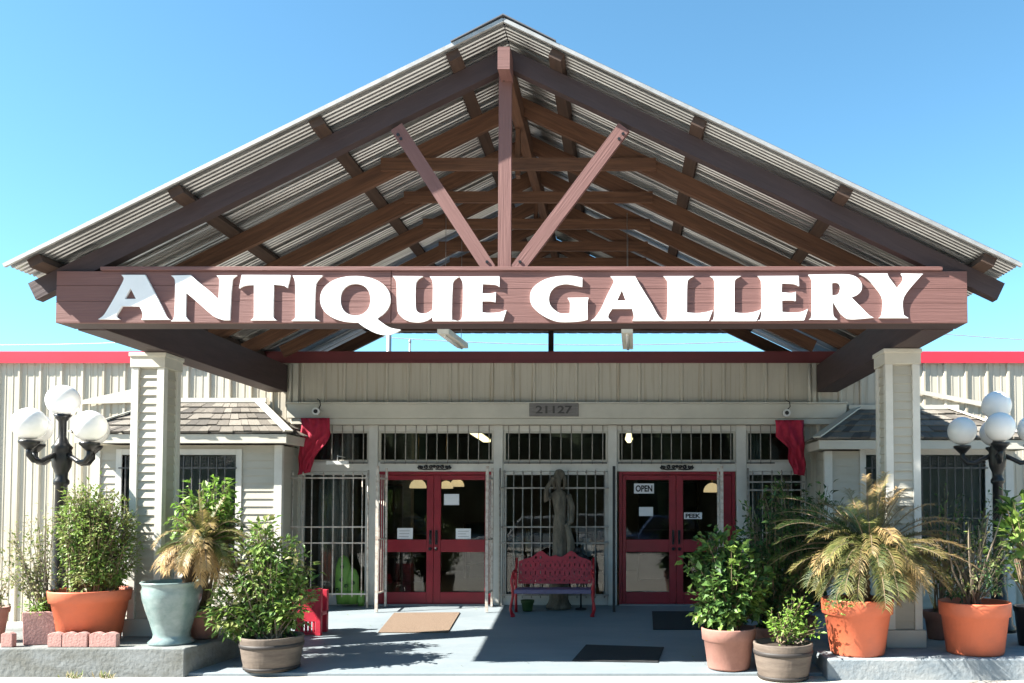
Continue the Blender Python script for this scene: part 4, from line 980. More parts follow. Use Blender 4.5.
# black bird-like ornament perched behind the bench's right end
pc = P(581, 560, 13.24)
m = MB(); m.sphere((pc.x - .02, 13.24, pc.z + .02), .085, 14, 10, 1.1, .8, 1.2); m.sphere((pc.x - .05, 13.24, pc.z + .15), .055, 12, 8); m.tube([(pc.x + .04, 13.24, pc.z + .05), (pc.x + .12, 13.24, pc.z - .02), (pc.x + .16, 13.24, pc.z - .04)], [.05, .035, .012], 8); m.tube([(pc.x - .09, 13.24, pc.z + .15), (pc.x - .13, 13.24, pc.z + .135)], [.02, .004], 6)
m.tube([(pc.x, 13.24, pc.z - .06), (pc.x, 13.24, FZ(13.24) + .02)], .014, 6); m.lathe((pc.x, 13.24, FZ(13.24)), [(.09, .001), (.085, .02), (.02, .03)], 12)
solo(m, 'bird_ornament', M['ink'], (pc.x, 13.24, FZ(13.24)), 'black bird ornament on a stake behind the right end of the red bench', 'ornament')

# green ornament behind the gate
def green_ornament():
    Yo = 13.47; t = thing('garden_ornament', (X(347, Yo), Yo, FZ(Yo)), 'lime green painted cactus shaped ornament with dark spots behind the white gate', 'ornament')
    def col_(px, ptop, pbot, r): 
        x = X(px, Yo); a, b = Z(pbot, Yo), Z(ptop, Yo); m = MB()
        m.lathe((x, Yo, a), [(r * .75, .001), (r, (b - a) * .3), (r * .95, (b - a) * .75), (r * .6, (b - a) * .94), (.01, b - a)], 18, 1, .7); return m
    col_(344, 555, 604, .125).build('body', M['green_paint'], t)
    m = col_(353, 568, 604, .11); m.build('arm', M['green_paint'], t)
    m = col_(362, 590, 606, .06); m.build('arm', M['green_paint'], t)
    for px, py in ((342, 567), (341, 580), (353, 583), (346, 586), (337, 590)):
        m = MB(); p = P(px, py, Yo - .105); m.sphere(p, .032, 10, 6, 1, .5); m.build('spot', M['L_dark'], t)
green_ornament()

# red slatted box behind the left barrel pot
def red_box():
    a, b = G(241, 654), G(320, 636)
    z0 = FZ(b.y); t = thing('red_bench', ((a.x + b.x) / 2, b.y, z0), 'red wooden slatted bench half hidden behind the left barrel planter', 'bench')
    xr = X(322, b.y); xl = X(300, b.y) ; h = Z(589, b.y) - FZ(b.y)
    y0, y1 = b.y, b.y + .3; xL = X(240, a.y)
    m = MB(); m.box(xL, xr, y0 + .02, y1, FZ(b.y) + h * .42, FZ(b.y) + h * .5); m.build('seat', M['redwood'], t, bevel=.006)
    for xx, s_ in ((xL, 1), (xr, -1)):
        m = MB(); w_ = .34 if s_ < 0 else .08
        m.box(xx, xx + s_ * .07, y0, y0 + .07, z0 + .004, z0 + h); m.box(xx + s_ * (w_ - .07), xx + s_ * w_, y0 + .001, y0 + .069, z0 + .004, z0 + h) if w_ > .2 else None
        m.box(xx + s_ * .071, xx + s_ * (w_ - .071), y0 + .01, y0 + .05, z0 + h * .3, z0 + h - .002) if w_ > .2 else None
        if w_ > .2:
            for k in range(4): m.box(xx + s_ * (.085 + k * .05), xx + s_ * (.085 + k * .05 + .03), y0 + .015, y0 + .045, z0 + .05, z0 + h * .3 - .001)
            m.box(xx + s_ * .071, xx + s_ * (w_ - .071), y0 + .012, y0 + .048, z0 + .012, z0 + .049)
        m.build('side_panel', M['redwood'], t, bevel=.004)
        m = MB(); m.box(xx, xx + s_ * .07, y1 - .07, y1, z0 + .02, z0 + h * .95); m.build('rear_leg', M['redwood'], t, bevel=.004)
    m = MB(); m.box(xL + .08, xr - .35, y1 - .05, y1 - .01, z0 + h * .52, z0 + h * .72); m.build('backrest', M['redwood'], t)
red_box()
# mats
def mat_(pts, mat, label):
    q = [G(*p) for p in pts]
    m = MB(); m.prism([p + Vector((0, 0, .014)) for p in q], (0, 0, -.012))
    solo(m, 'door_mat', mat, (sum((p for p in q), Vector()) / 4), label, 'mat', 'mats on the porch floor', bevel=.004)
mat_([(378, 633), (448, 633), (460, 613), (394, 613.5)], M['tanmat'], 'tan coir doormat in front of the sunlit left doors')
mat_([(572, 661.5), (658, 663), (664, 648), (586, 645.5)], M['darkmat'], 'dark rubber mat near the front edge of the porch')
mat_([(653, 630), (706, 630), (706, 612), (652, 612)], M['darkmat'], 'dark doormat in front of the shaded right doors')

# ------------------------------------------------------------------ lamp posts
def lamp(px, py_globe, Y, zb, rot, gr, label):
    x = X(px, Y, 2.5); zg = Z(py_globe, Y)
    t = thing('street_lamp', (x, Y, zb), label, 'street lamp')
    m = MB(); hub = zg - gr - .17
    m.lathe((x, Y, zb), [(.2, .001), (.2, .06), (.16, .1), (.15, .3), (.11, .36), (.1, .5), (.075, .56), (.062, hub - zb - .35), (.085, hub - zb - .33), (.085, hub - zb - .29), (.062, hub - zb - .26), (.066, hub - zb - .2), (.10, hub - zb - .12), (.112, hub - zb), (.10, hub - zb + .08), (.115, hub - zb + .11), (.075, hub - zb + .16), (.042, hub - zb + .24), (.045, hub - zb + .42), (.075, hub - zb + .46), (.1, hub - zb + .50)], 20)
    m.build('post', M['black'], t)
    m = MB(); ztop = hub + .50 + gr - .01; m.sphere((x, Y, ztop), gr, 28, 18); m.build('globe', M['globe'], t)
    for k in range(4):
        a = R(rot + 90 * k); d = Vector((math.cos(a), math.sin(a), 0)); c = Vector((x, Y, 0)); Rr = .42
        ar = MB(); ar.tube([c + d * .08 + Vector((0, 0, hub + .02)), c + d * .17 + Vector((0, 0, hub - .02)), c + d * .27 + Vector((0, 0, hub - .075)), c + d * .36 + Vector((0, 0, hub - .065)), c + d * Rr + Vector((0, 0, hub + .0)), c + d * Rr + Vector((0, 0, hub + .09))], [.034, .028, .03, .033, .034, .032], 10)
        q = c + d * Rr; ar.lathe((q.x, q.y, hub + .06), [(.04, 0), (.09, .055), (.11, .075), (.11, .1), (.06, .105)], 16)
        ar.build('arm', M['black'], t)
        g_ = MB(); g_.sphere((q.x, q.y, zg), gr, 28, 18); g_.build('globe', M['globe'], t)
lamp(62.5, 427, 10.2, .06, 161 + 90 + 3, .185, 'black lamp post with five white globes beside the left column, in full sun')
lamp(997, 430, 11.0, -.03, 161, .185, 'black lamp post with five white globes behind the dry shrub, right of the cycad')

# ------------------------------------------------------------------ pots
def soil(c, r, z, parent):
    m = MB(); m.lathe((c.x, c.y, z), [(r, -.03), (r * .98, 0), (r * .6, .015), (.01, .025)], 24); m.build('soil', M['soil'], parent)
def pot_profile(rb, rt, h, rim, wall=.02, lip=.03):
    return [(rb * .96, .001), (rb, .02), (rb + (rt - rb) * (1 - rim / h), h - rim - .01), (rt * 1.0 + .004, h - rim), (rt + lip * .6, h - .015), (rt + lip * .5, h), (rt + lip * .5 - wall, h - .004), (rt - wall, h - .07)]
def pot(parent, c, zb, rb, rt, h, mat, rim=.09, lip=.03, n=40):
    m = MB(); m.lathe((c.x, c.y, zb), pot_profile(rb, rt, h, rim, lip=lip), n); m.build('pot', mat, parent); soil(c, rt - .03, zb + h - .06, parent)
def barrel(parent, c, zb, rb, rt, h):
    m = MB(); m.lathe((c.x, c.y, zb), [(rb * .97, .001), (rb, .015), (rb + (rt - rb) * .55, h * .35), (rt * 1.0, h * .72), (rt * 1.015, h * .9), (rt * 1.03, h - .012), (rt * 1.02, h), (rt * .93, h - .003), (rt * .9, h - .07)], 44); p = m.build('pot', M['barrelwood'], parent)
    for z0, z1, in ((.03, .12), (.68, .80)):
        m = MB()
        def rr(v): 
            return rb + (rt - rb) * .55 * v / .35 if v < .35 else rb + (rt - rb) * (.55 + .45 * (v - .35) / .37) if v < .72 else rt * (1 + .015 * (v - .72) / .18)
        m.lathe((c.x, c.y, zb), [(rr(z0) - .004, h * z0), (rr(z0) + .008, h * z0 + .002), (rr((z0 + z1) / 2) + .009, h * (z0 + z1) / 2), (rr(z1) + .008, h * z1 - .002), (rr(z1) - .004, h * z1)], 44); m.build('band', M['barrelband'], p)
    soil(c, rt * .91, zb + h - .05, parent)

# ------------------------------------------------------------------ foliage
def shrub(parent, base, lobes, nbr, leaves, L, mats, seed, stem_r=.012, droop=.2, spread=.06, bark='bark', leafW=.5, stemfrac=.45, up=.5, name='foliage'):
    """stems run from the pot into several crown lobes; leaves sit in tufts on their outer part"""
    rnd = random.Random(seed); fol = [MB() for _ in mats]; st = MB(); base = Vector(base)
    wts = [l[6] if len(l) > 6 else 1 for l in lobes]
    for i in range(nbr):
        lb = rnd.choices(lobes, wts)[0]
        while True:
            v = Vector((rnd.uniform(-1, 1), rnd.uniform(-1, 1), rnd.uniform(-1, 1)))
            if .25 < v.length < 1: break
        v *= (v.length ** -.35)
        tip = Vector((lb[0] + v.x * lb[3], lb[1] + v.y * lb[4], lb[2] + v.z * lb[5]))
        b0 = base + Vector((rnd.uniform(-spread, spread), rnd.uniform(-spread, spread), 0))
        mid = b0.lerp(tip, .5) + Vector((rnd.uniform(-.05, .05), rnd.uniform(-.05, .05), .10 * (tip - b0).length))
        pts = []
        for k in range(6):
            t_ = k / 5; pts.append(b0 * (1 - t_) ** 2 + mid * 2 * t_ * (1 - t_) + tip * t_ * t_)
        if i % 2 == 0: st.tube(pts, [stem_r * (1 - .8 * k / 5) for k in range(6)], 5, caps=False)
        else: st.tube(pts[2:], [stem_r * .5 * (1 - .7 * k / 3) for k in range(4)], 4, caps=False)
        nl = max(4, int(leaves * rnd.uniform(.6, 1.4))); mi = rnd.randrange(len(mats))
        for k in range(nl):
            t_ = stemfrac + (1 - stemfrac) * (k + rnd.random()) / nl
            p = b0 * (1 - t_) ** 2 + mid * 2 * t_ * (1 - t_) + tip * t_ * t_
            p = p + Vector((rnd.gauss(0, .03), rnd.gauss(0, .03), rnd.gauss(0, .025)))
            out = (p - Vector((lb[0], lb[1], lb[2] - lb[5] * .5))); out.z *= .6
            if out.length > 1e-6: out.normalize()
            d = (out + Vector((rnd.uniform(-1, 1), rnd.uniform(-1, 1), rnd.uniform(-.7, .7)))).normalized(); d.z -= droop * rnd.random()
            n_ = Vector((rnd.uniform(-.7, .7), rnd.uniform(-.7, .7), up + rnd.random())) + out * .3
            l_ = L * rnd.uniform(.55, 1.25)
            fol[mi].leaf(p, d, n_, l_, l_ * leafW * rnd.uniform(.8, 1.2), rnd.uniform(-.05, .3))
    for f, mt in zip(fol, mats): 
        if f.v: f.build(name, M[mt], parent)
    st.build('stems', M[bark], parent)
def lobe(px, py, Y, rpx, rpy, ry, wt=1):
    c = P(px, py, Y); s_ = Y / F
    return (c.x, c.y, c.z, rpx * s_, ry, rpy * s_, wt)
TOPL, TOPR = .06, -.03

# left platform, from the left edge of the photo
c = P(2, 645, 9.5); t = thing('potted_plant', (c.x, 9.55, TOPL), 'small brown clay pot cut by the left edge of the photo, with dry sprigs', 'potted plant')
cc = Vector((X(-4, 9.55), 9.55, 0)); pot(t, cc, TOPL, .10, .15, Z(607, 9.55) - TOPL, M['terra_dull'], .06, .02)
shrub(t, (cc.x, cc.y, TOPL + .35), [lobe(4, 570, 9.55, 14, 34, .15)], 16, 14, .05, ['L_pale'], 101, .006)
# square cast planter
def square_planter():
    Yp = 9.32; xa, xb = X(17, Yp), X(56.5, Yp); xc = (xa + xb) / 2; h = Z(612, Yp) - TOPL; w_ = (xb - xa) / 2 * .92; yc = Yp + w_ * .92
    t = thing('potted_plant', (xc, yc, TOPL), 'square pink cast stone planter with pale thin shrub left of the big orange pot', 'potted plant')
    m = MB(); ang = R(14)
    def ring(r, z): return [m.add((xc + r * 1.2 * math.cos(ang + math.pi / 4 + k * math.pi / 2), yc + r * 1.2 * math.sin(ang + math.pi / 4 + k * math.pi / 2), TOPL + z)) for k in range(4)]
    rs = [ring(w_ * .92, .002), ring(w_, h), ring(w_ * .86, h), ring(w_ * .84, h - .07)]
    for a, b in zip(rs[:-1], rs[1:]):
        for k in range(4): m.face([a[k], a[(k + 1) % 4], b[(k + 1) % 4], b[k]])
    m.face(rs[0][::-1]); m.face(rs[-1]); m.build('pot', M['pinkstone'], t, bevel=.012)
    b = (xc, yc, TOPL + h - .08)
    shrub(t, b, [lobe(34, 540, yc, 24, 32, .22), lobe(46, 512, yc, 12, 16, .15, .5), lobe(20, 556, yc, 15, 30, .18, .8), lobe(40, 575, yc, 20, 20, .2, .6)], 60, 20, .048, ['L_pale', 'L_olive', 'L_pale'], 11, .007, bark='palebark')
    shrub(t, b, [lobe(36, 606, yc - .05, 20, 7, .14)], 26, 14, .045, ['L_lime'], 12, .004, name='ground_cover')
square_planter()
# big orange pot
Yp = 9.62; c = Vector((X(92.5, Yp), Yp, 0)); s_ = Yp / F
t = thing('potted_plant', (c.x, Yp, TOPL), 'large orange pot with bushy light green shrub beside the left lamp post', 'potted plant')
pot(t, c, TOPL, 27 * s_, 35 * s_, Z(589, Yp) - TOPL, M['terra'], .13, .03)
shrub(t, (c.x, Yp, TOPL + .42), [lobe(95, 522, Yp, 36, 38, .36, 1.5), lobe(114, 535, Yp, 26, 46, .3), lobe(78, 512, Yp, 18, 30, .25, .8), lobe(88, 497, Yp, 26, 18, .25, .8), lobe(95, 566, Yp, 34, 20, .34, .9), lobe(122, 556, Yp, 14, 24, .22, .3)], 340, 30, .056, ['L_fresh', 'L_olive', 'L_olive', 'L_fresh'], 13, .011, spread=.18)
# scalloped brick edgers along the platform edge
def edger(px0, px1, humps, label, Yb=9.2, h=.16, rotz=0):
    x0, x1 = X(px0, Yb), X(px1, Yb); w_ = x1 - x0; prof = [(0, 0), (w_, 0)]
    for i in range(13 * humps, -1, -1):
        u = i / (13 * humps); prof.append((u * w_, h * (.86 + .14 * abs(math.sin(u * humps * math.pi)))))
    m = MB(); m.prism([(x0 + a, Yb, TOPL + .002 + b) for a, b in prof], (0, .07, 0))
    solo(m, 'edging_brick', M['pinkstone'], ((x0 + x1) / 2, Yb + .03, TOPL), label, 'edging brick', 'pink edging bricks on the left platform', bevel=.006)
edger(50.5, 64.5, 1, 'narrow pink edging brick next to the square planter')
edger(65.2, 90, 2, 'pink scalloped edging brick at the foot of the orange pot, middle of three')
edger(92, 119, 2, 'pink scalloped edging brick nearest the left column')
edger(4, 15.5, 1, 'pink edging brick at the left edge of the photo, left of the square planter')
# celadon urn with small cycad
def urn():
    Yp = 9.48; s_ = Yp / F * .97; c = Vector((X(174, Yp), Yp, 0)); h = Z(581, Yp) - TOPL
    t = thing('potted_palm', (c.x, Yp, TOPL), 'pale green glazed urn with small half dried cycad beside the left column', 'potted palm')
    m = MB(); m.lathe((c.x, c.y, TOPL), [(21 * s_, .001), (22 * s_, .025), (17.5 * s_, .07), (17 * s_, .11), (20.5 * s_, h * .36), (24.5 * s_, h * .55), (27.5 * s_, h * .72), (28.5 * s_, h * .84), (27.5 * s_, h * .91), (28.5 * s_, h * .96), (30 * s_, h * .985), (29 * s_, h), (26.5 * s_, h * .99), (25.5 * s_, h * .9)], 48)
    m.build('urn', M['celadon'], t); soil(c, 25 * s_, TOPL + h - .06, t)
    return t, c, h
def cycad(parent, crown, fr, seed, trunk_base=None, trunk_r=.09):
    """fr: list of (azimuth, elevation, length, droop, dryness, leaflet length)"""
    rnd = random.Random(seed); m = MB(); m.tint = []; ra = MB()
    for (az, elv, Ln, dr, dry, ll) in fr:
        az, elv = R(az), R(elv); d0 = Vector((math.cos(az) * math.cos(elv), math.sin(az) * math.cos(elv), math.sin(elv)))
        side = Vector((-math.sin(az), math.cos(az), 0)); n = 15; pts = []; p = Vector(crown); d = d0.copy()
        for i in range(n + 1):
            pts.append(p.copy()); d = (d + Vector((0, 0, -dr * (i / n) * 2.2 / n))).normalized(); p = p + d * Ln / n
        ra.tube(pts, [.012 * (1 - .8 * i / n) for i in range(n + 1)], 5, caps=False)
        nl = 46; tone = rnd.uniform(.8, 1.2)
        for k in range(nl):
            u = .1 + .9 * k / (nl - 1); f_ = u * n; i = min(int(f_), n - 1); q = pts[i].lerp(pts[i + 1], f_ - i); dd = (pts[i + 1] - pts[i]).normalized()
            upv = side.cross(dd).normalized()
            if upv.z < 0: upv = -upv
            le = ll * (.35 + .65 * math.sin(math.pi * min(1, .12 + .88 * (1 - u) * 1.12)) ** .6) * rnd.uniform(.85, 1.1)
            if u > .93: le *= .7
            g_ = max(0, min(1, dry + (u - .45) * .7 + rnd.uniform(-.15, .15)))
            green = Vector((.028, .062, .020)) * tone; midc = Vector((.13, .14, .04)) * tone; tan = Vector((.40, .27, .115)) * tone
            cl = green.lerp(midc, min(1, g_ * 2)) if g_ < .5 else midc.lerp(tan, (g_ - .5) * 2)
            for s2 in (-1, 1):
                if rnd.random() < .06: continue
                le_ = le * rnd.uniform(.8, 1.1); ld_ = (side * s2 * .9 + dd * (.5 + .35 * u) + Vector((rnd.uniform(-.12, .12), rnd.uniform(-.12, .12), rnd.uniform(-.1, .1))) + upv * (.38 - .3 * dry * rnd.random())).normalized(); wv = dd.cross(ld_).cross(ld_).normalized()
                a = m.add(q + wv * .003); b = m.add(q - wv * .003); t1 = q + ld_ * le_ * .55 + Vector((0, 0, -.01 * dry)); tip = q + ld_ * le_ + Vector((0, 0, -le_ * (.10 + .35 * max(0, dry) + rnd.uniform(0, .2))))
                c1 = m.add(t1 + wv * .0038); c2 = m.add(t1 - wv * .0038); e = m.add(tip)
                m.face([a, c1, c2, b], [(0, 0)] * 4); m.face([c1, e, c2], [(0, 0)] * 3)
                cl2 = cl * rnd.uniform(.85, 1.15); m.tint += [cl, cl, cl2, cl2, cl2.lerp(tan, .25)]
    m.build('fronds', M['frond'], parent); ra.build('stalks', M['bark'], parent)
    if trunk_base is not None:
        tr_ = MB(); b = Vector(trunk_base); cr = Vector(crown); nn = 8; prof = []
        Hh = cr.z - b.z + .05
        for i in range(nn * 2 + 1): u = i / (nn * 2); prof.append((trunk_r * (1.05 - .25 * u) + (.018 if i % 2 else 0), u * Hh))
        tr_.lathe(b, prof, 16); tr_.build('trunk', M['palmtrunk'], parent)
t, c, h = urn(); rnd = random.Random(5)
fr = []
for i in range(30): fr.append((rnd.uniform(0, 360), rnd.uniform(0, 60), rnd.uniform(.42, .66), rnd.uniform(1.3, 2.5), rnd.uniform(-.1, .75), .13))
for i in range(18): fr.append((rnd.uniform(170, 380), rnd.uniform(-30, 15), rnd.uniform(.4, .62), 1.9, 1.0, .11))
for i in range(16): fr.append((rnd.uniform(0, 360), rnd.uniform(45, 88), rnd.uniform(.3, .62), rnd.uniform(.3, 1.2), rnd.uniform(-.1, .8), .11))
cycad(t, P(203, 546, 9.5), fr, 3, (c.x + .18, c.y, TOPL + h - .06), .06)
# leafy shrub behind the urn
Yp = 9.86; c = Vector((X(207, Yp), Yp, 0))
t = thing('potted_plant', (c.x, Yp, TOPL), 'bright green broadleaf shrub standing behind the pale green urn', 'potted plant')
pot(t, c, TOPL, .14, .18, .34, M['terra_dull'])
shrub(t, (c.x, Yp, TOPL + .3), [lobe(206, 500, Yp, 26, 24, .26), lobe(215, 486, Yp, 14, 12, .16, .5), lobe(188, 512, Yp, 14, 18, .2, .5), lobe(228, 512, Yp, 14, 18, .2, .6)], 90, 17, .095, ['L_lime', 'L_fresh'], 22, .009, stemfrac=.6)
# left barrel planter
pb = G(273, 671); Yp = 9.42; s_ = Yp / F; zb = FZ(Yp); c = Vector((X(274, Yp), Yp, 0))
t = thing('potted_plant', (c.x, Yp, zb), 'left brown half barrel planter with leafy green shrub in front of the red slatted bench', 'potted plant')
barrel(t, c, zb, 25.5 * s_, 29.5 * s_, Z(635, Yp) - zb)
shrub(t, (c.x, Yp, zb + .3), [lobe(262, 560, Yp, 36, 40, .34, 1.3), lobe(240, 598, Yp, 34, 28, .3, .9), lobe(224, 612, Yp, 20, 22, .2, .5), lobe(296, 596, Yp, 24, 30, .28, .8), lobe(264, 530, Yp, 16, 16, .16, .45), lobe(300, 560, Yp, 14, 16, .18, .3), lobe(262, 614, Yp, 34, 18, .26, .6)], 235, 22, .088, ['L_fresh', 'L_olive', 'L_mid', 'L_fresh'], 31, .011, spread=.12, bark='palebark')
# right side: pink pot
pb = G(728, 671); Yp = 9.45; s_ = Yp / F; zb = FZ(Yp); c = Vector((X(728, Yp), Yp, 0))
t = thing('potted_plant', (c.x, Yp, zb), 'dusty pink terracotta pot with tall broadleaf shrub before the right doors', 'potted plant')
pot(t, c, zb, 21 * s_, 26 * s_, Z(627, Yp) - zb, M['terra_dull'], .13, .02)
shrub(t, (c.x, Yp, zb + .4), [lobe(727, 575, Yp, 36, 46, .36, 1.4), lobe(718, 545, Yp, 22, 22, .24, .7), lobe(708, 590, Yp, 22, 30, .26, .6), lobe(748, 580, Yp, 22, 40, .28, .8), lobe(692, 562, Yp, 10, 6, .1, .1), lobe(728, 612, Yp, 28, 14, .24, .5)], 150, 20, .10, ['L_mid', 'L_dark', 'L_mid', 'L_fresh'], 41, .012, leafW=.72, spread=.1)
# right barrel
pb = G(783, 683); Yp = 9.12; s_ = Yp / F; zb = ZLOT; c = Vector((X(782, Yp), Yp, 0))
t = thing('potted_plant', (c.x, Yp, zb), 'right brown half barrel planter with small bright green plant beside the pink pot', 'potted plant')
barrel(t, c, zb, 24 * s_, 28.5 * s_, Z(642, Yp) - zb)
shrub(t, (c.x, Yp, zb + .38), [lobe(786, 622, Yp, 20, 24, .18), lobe(797, 606, Yp, 13, 15, .12, .6), lobe(774, 628, Yp, 12, 18, .12, .4), lobe(815, 628, Yp, 14, 8, .1, .3)], 40, 15, .06, ['L_lime', 'L_fresh'], 43, .007)
# tall dark shrubs behind
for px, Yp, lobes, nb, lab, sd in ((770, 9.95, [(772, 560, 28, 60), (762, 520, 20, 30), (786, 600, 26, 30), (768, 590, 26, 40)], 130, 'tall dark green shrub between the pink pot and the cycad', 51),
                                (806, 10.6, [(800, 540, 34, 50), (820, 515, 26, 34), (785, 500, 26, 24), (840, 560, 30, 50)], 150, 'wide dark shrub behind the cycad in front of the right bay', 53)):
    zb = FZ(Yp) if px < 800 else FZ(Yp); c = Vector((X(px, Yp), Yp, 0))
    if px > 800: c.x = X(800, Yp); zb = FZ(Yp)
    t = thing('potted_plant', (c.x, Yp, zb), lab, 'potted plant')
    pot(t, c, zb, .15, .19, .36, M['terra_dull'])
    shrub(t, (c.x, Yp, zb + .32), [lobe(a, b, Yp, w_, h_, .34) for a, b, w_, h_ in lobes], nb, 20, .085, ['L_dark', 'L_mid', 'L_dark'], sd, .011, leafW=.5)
# the big cycad
Yp = 9.35; s_ = Yp / F; c = Vector((X(856, Yp), Yp, 0))
t = thing('potted_palm', (c.x, Yp, TOPR), 'large orange pot with big half dried cycad in front of the right column', 'potted palm')
pot(t, c, TOPR, 26 * s_, 34 * s_, Z(598, Yp) - TOPR, M['terra'], .16, .02)
rnd = random.Random(9); fr = []
for i in range(34): fr.append((rnd.uniform(85, 275), rnd.uniform(0, 62), rnd.uniform(.72, 1.05), rnd.uniform(.9, 1.9), rnd.uniform(-.15, .35), .19))
for i in range(30): fr.append((rnd.uniform(-90, 60), rnd.uniform(-5, 50), rnd.uniform(.72, 1.02), rnd.uniform(.8, 1.8), rnd.uniform(.25, .8), .18))
for az, e_, l_, d_, dr in ((80, 74, .95, .4, .6), (60, 66, 1.0, .5, .9), (40, 60, .95, .5, .8), (10, 52, 1.0, .9, .95), (-5, 40, 1.05, 1.0, .9), (100, 62, .95, .7, .3), (130, 55, .95, .8, .1), (20, 64, .9, .6, .85)): fr.append((az, e_, l_, d_, dr, .16))
for i in range(24): fr.append((rnd.uniform(190, 345), rnd.uniform(10, 50), rnd.uniform(.55, .85), rnd.uniform(1.3, 2.2), rnd.uniform(.0, .6), .15))
for i in range(7): fr.append((rnd.uniform(-60, 20), rnd.uniform(-45, -10), rnd.uniform(.5, .75), 1.2, 1.0, .11))
for az, e_ in ((172, 38), (160, 50), (185, 28), (178, 15), (150, 42), (190, 48), (200, 35)): fr.append((az, e_, rnd.uniform(1.05, 1.25), 1.0, -.2, .18))
for az, e_ in ((8, 30), (-8, 22), (15, 40), (-15, 12)): fr.append((az, e_, rnd.uniform(1.05, 1.2), .9, .7, .17))
for i in range(30): fr.append((rnd.uniform(140, 410), rnd.uniform(-15, 35), rnd.uniform(.55, .9), rnd.uniform(1.4, 2.4), rnd.uniform(-.4, .5), .15))
for i in range(10): fr.append((rnd.uniform(30, 130), rnd.uniform(48, 75), rnd.uniform(.8, 1.1), rnd.uniform(.4, 1.1), rnd.uniform(.4, 1.0), .16))
cycad(t, P(870, 557, Yp), fr, 8, (c.x + .03, c.y, TOPR + .52), .11)
shrub(t, (c.x - .1, Yp - .2, TOPR + .56), [lobe(838, 606, Yp - .3, 20, 10, .08)], 12, 9, .055, ['L_fresh'], 61, .005, name='trailing_shoot')
# dry shrub in the second orange pot
Yp = 9.4; s_ = Yp / F; c = Vector((X(973, Yp), Yp, 0))
t = thing('potted_plant', (c.x, Yp, TOPR), 'orange pot with sparse shrub of bare pale branches right of the right column', 'potted plant')
pot(t, c, TOPR, 27 * s_, 33 * s_, Z(601, Yp) - TOPR, M['terra'], .15, .02)
rnd = random.Random(71); m = MB()
for i in range(9):
    b = Vector((c.x + rnd.uniform(-.1, .1), Yp + rnd.uniform(-.1, .1), TOPR + .52)); tp = P(rnd.uniform(945, 1012), rnd.uniform(495, 560), Yp + rnd.uniform(-.25, .25)); md = b.lerp(tp, .5) + Vector((rnd.uniform(-.06, .06), rnd.uniform(-.06, .06), 0))
    m.tube([b, b.lerp(md, .6), md, md.lerp(tp, .5) + Vector((rnd.uniform(-.03, .03), 0, 0)), tp], [.016, .014, .012, .009, .005], 6)
m.build('branches', M['palebark'], t)
shrub(t, (c.x, Yp, TOPR + .52), [lobe(975, 545, Yp, 36, 40, .34), lobe(955, 570, Yp, 22, 26, .26, .6), lobe(995, 560, Yp, 22, 34, .26, .6)], 75, 13, .06, ['L_dark', 'L_pale', 'L_dark', 'L_olive'], 72, .006, bark='palebark')
# right edge plants
Yp = 9.9; c = Vector((X(1030, Yp), Yp, 0))
t = thing('potted_plant', (c.x, Yp, TOPR), 'black pot with big smooth green leaves at the right edge of the photo', 'potted plant')
pot(t, c, TOPR, .15, .19, Z(606, Yp) - TOPR, M['black'], .06, .02)
shrub(t, (c.x, Yp, TOPR + .42), [lobe(1022, 545, Yp, 24, 60, .3), lobe(1012, 520, Yp, 12, 34, .2, .6)], 34, 5, .2, ['L_mid', 'L_fresh'], 81, .012, leafW=.6, stemfrac=.7)
Yp = 10.4; c = Vector((X(938, Yp), Yp, 0))
t = thing('potted_plant', (c.x, Yp, TOPR), 'dark fine leaved shrub behind the dry branches, right of the right column', 'potted plant')
pot(t, c, TOPR, .14, .18, .34, M['terra_dull'])
shrub(t, (c.x, Yp, TOPR + .3), [lobe(945, 530, Yp, 30, 48, .28), lobe(975, 560, Yp, 30, 40, .26), lobe(1000, 530, Yp, 24, 40, .26, .6)], 90, 18, .06, ['L_dark', 'L_dark', 'L_mid'], 83, .009)
# small green pot under the bench
c = G(527.5, 611); t = thing('flower_pot', c, 'small dark green flower pot on the floor under the red bench', 'pot'); pot(t, c, c.z, .075, .1, .17, M['L_dark'], .04, .01, 20)
# little weeds at the foot of the left platform
for px, sd, lab in ((77, 91, 'tuft of weeds at the foot of the left platform, under the square planter'), (108, 92, 'thin tuft of weeds at the foot of the left platform, under the orange pot')):
    Yp = 9.1; xx = X(px, Yp); fo = MB(); rnd = random.Random(sd)
    for k in range(26): fo.leaf((xx + rnd.gauss(0, .05), Yp + rnd.gauss(0, .012), ZLOT + .002), (rnd.uniform(-.8, .8), rnd.uniform(-.4, .2), 1), (0, -1, .3), rnd.uniform(.03, .1), .018)
    solo(fo, 'weed', M['L_pale'], (xx, Yp, ZLOT), lab, 'weed', 'weeds at the platform foot')

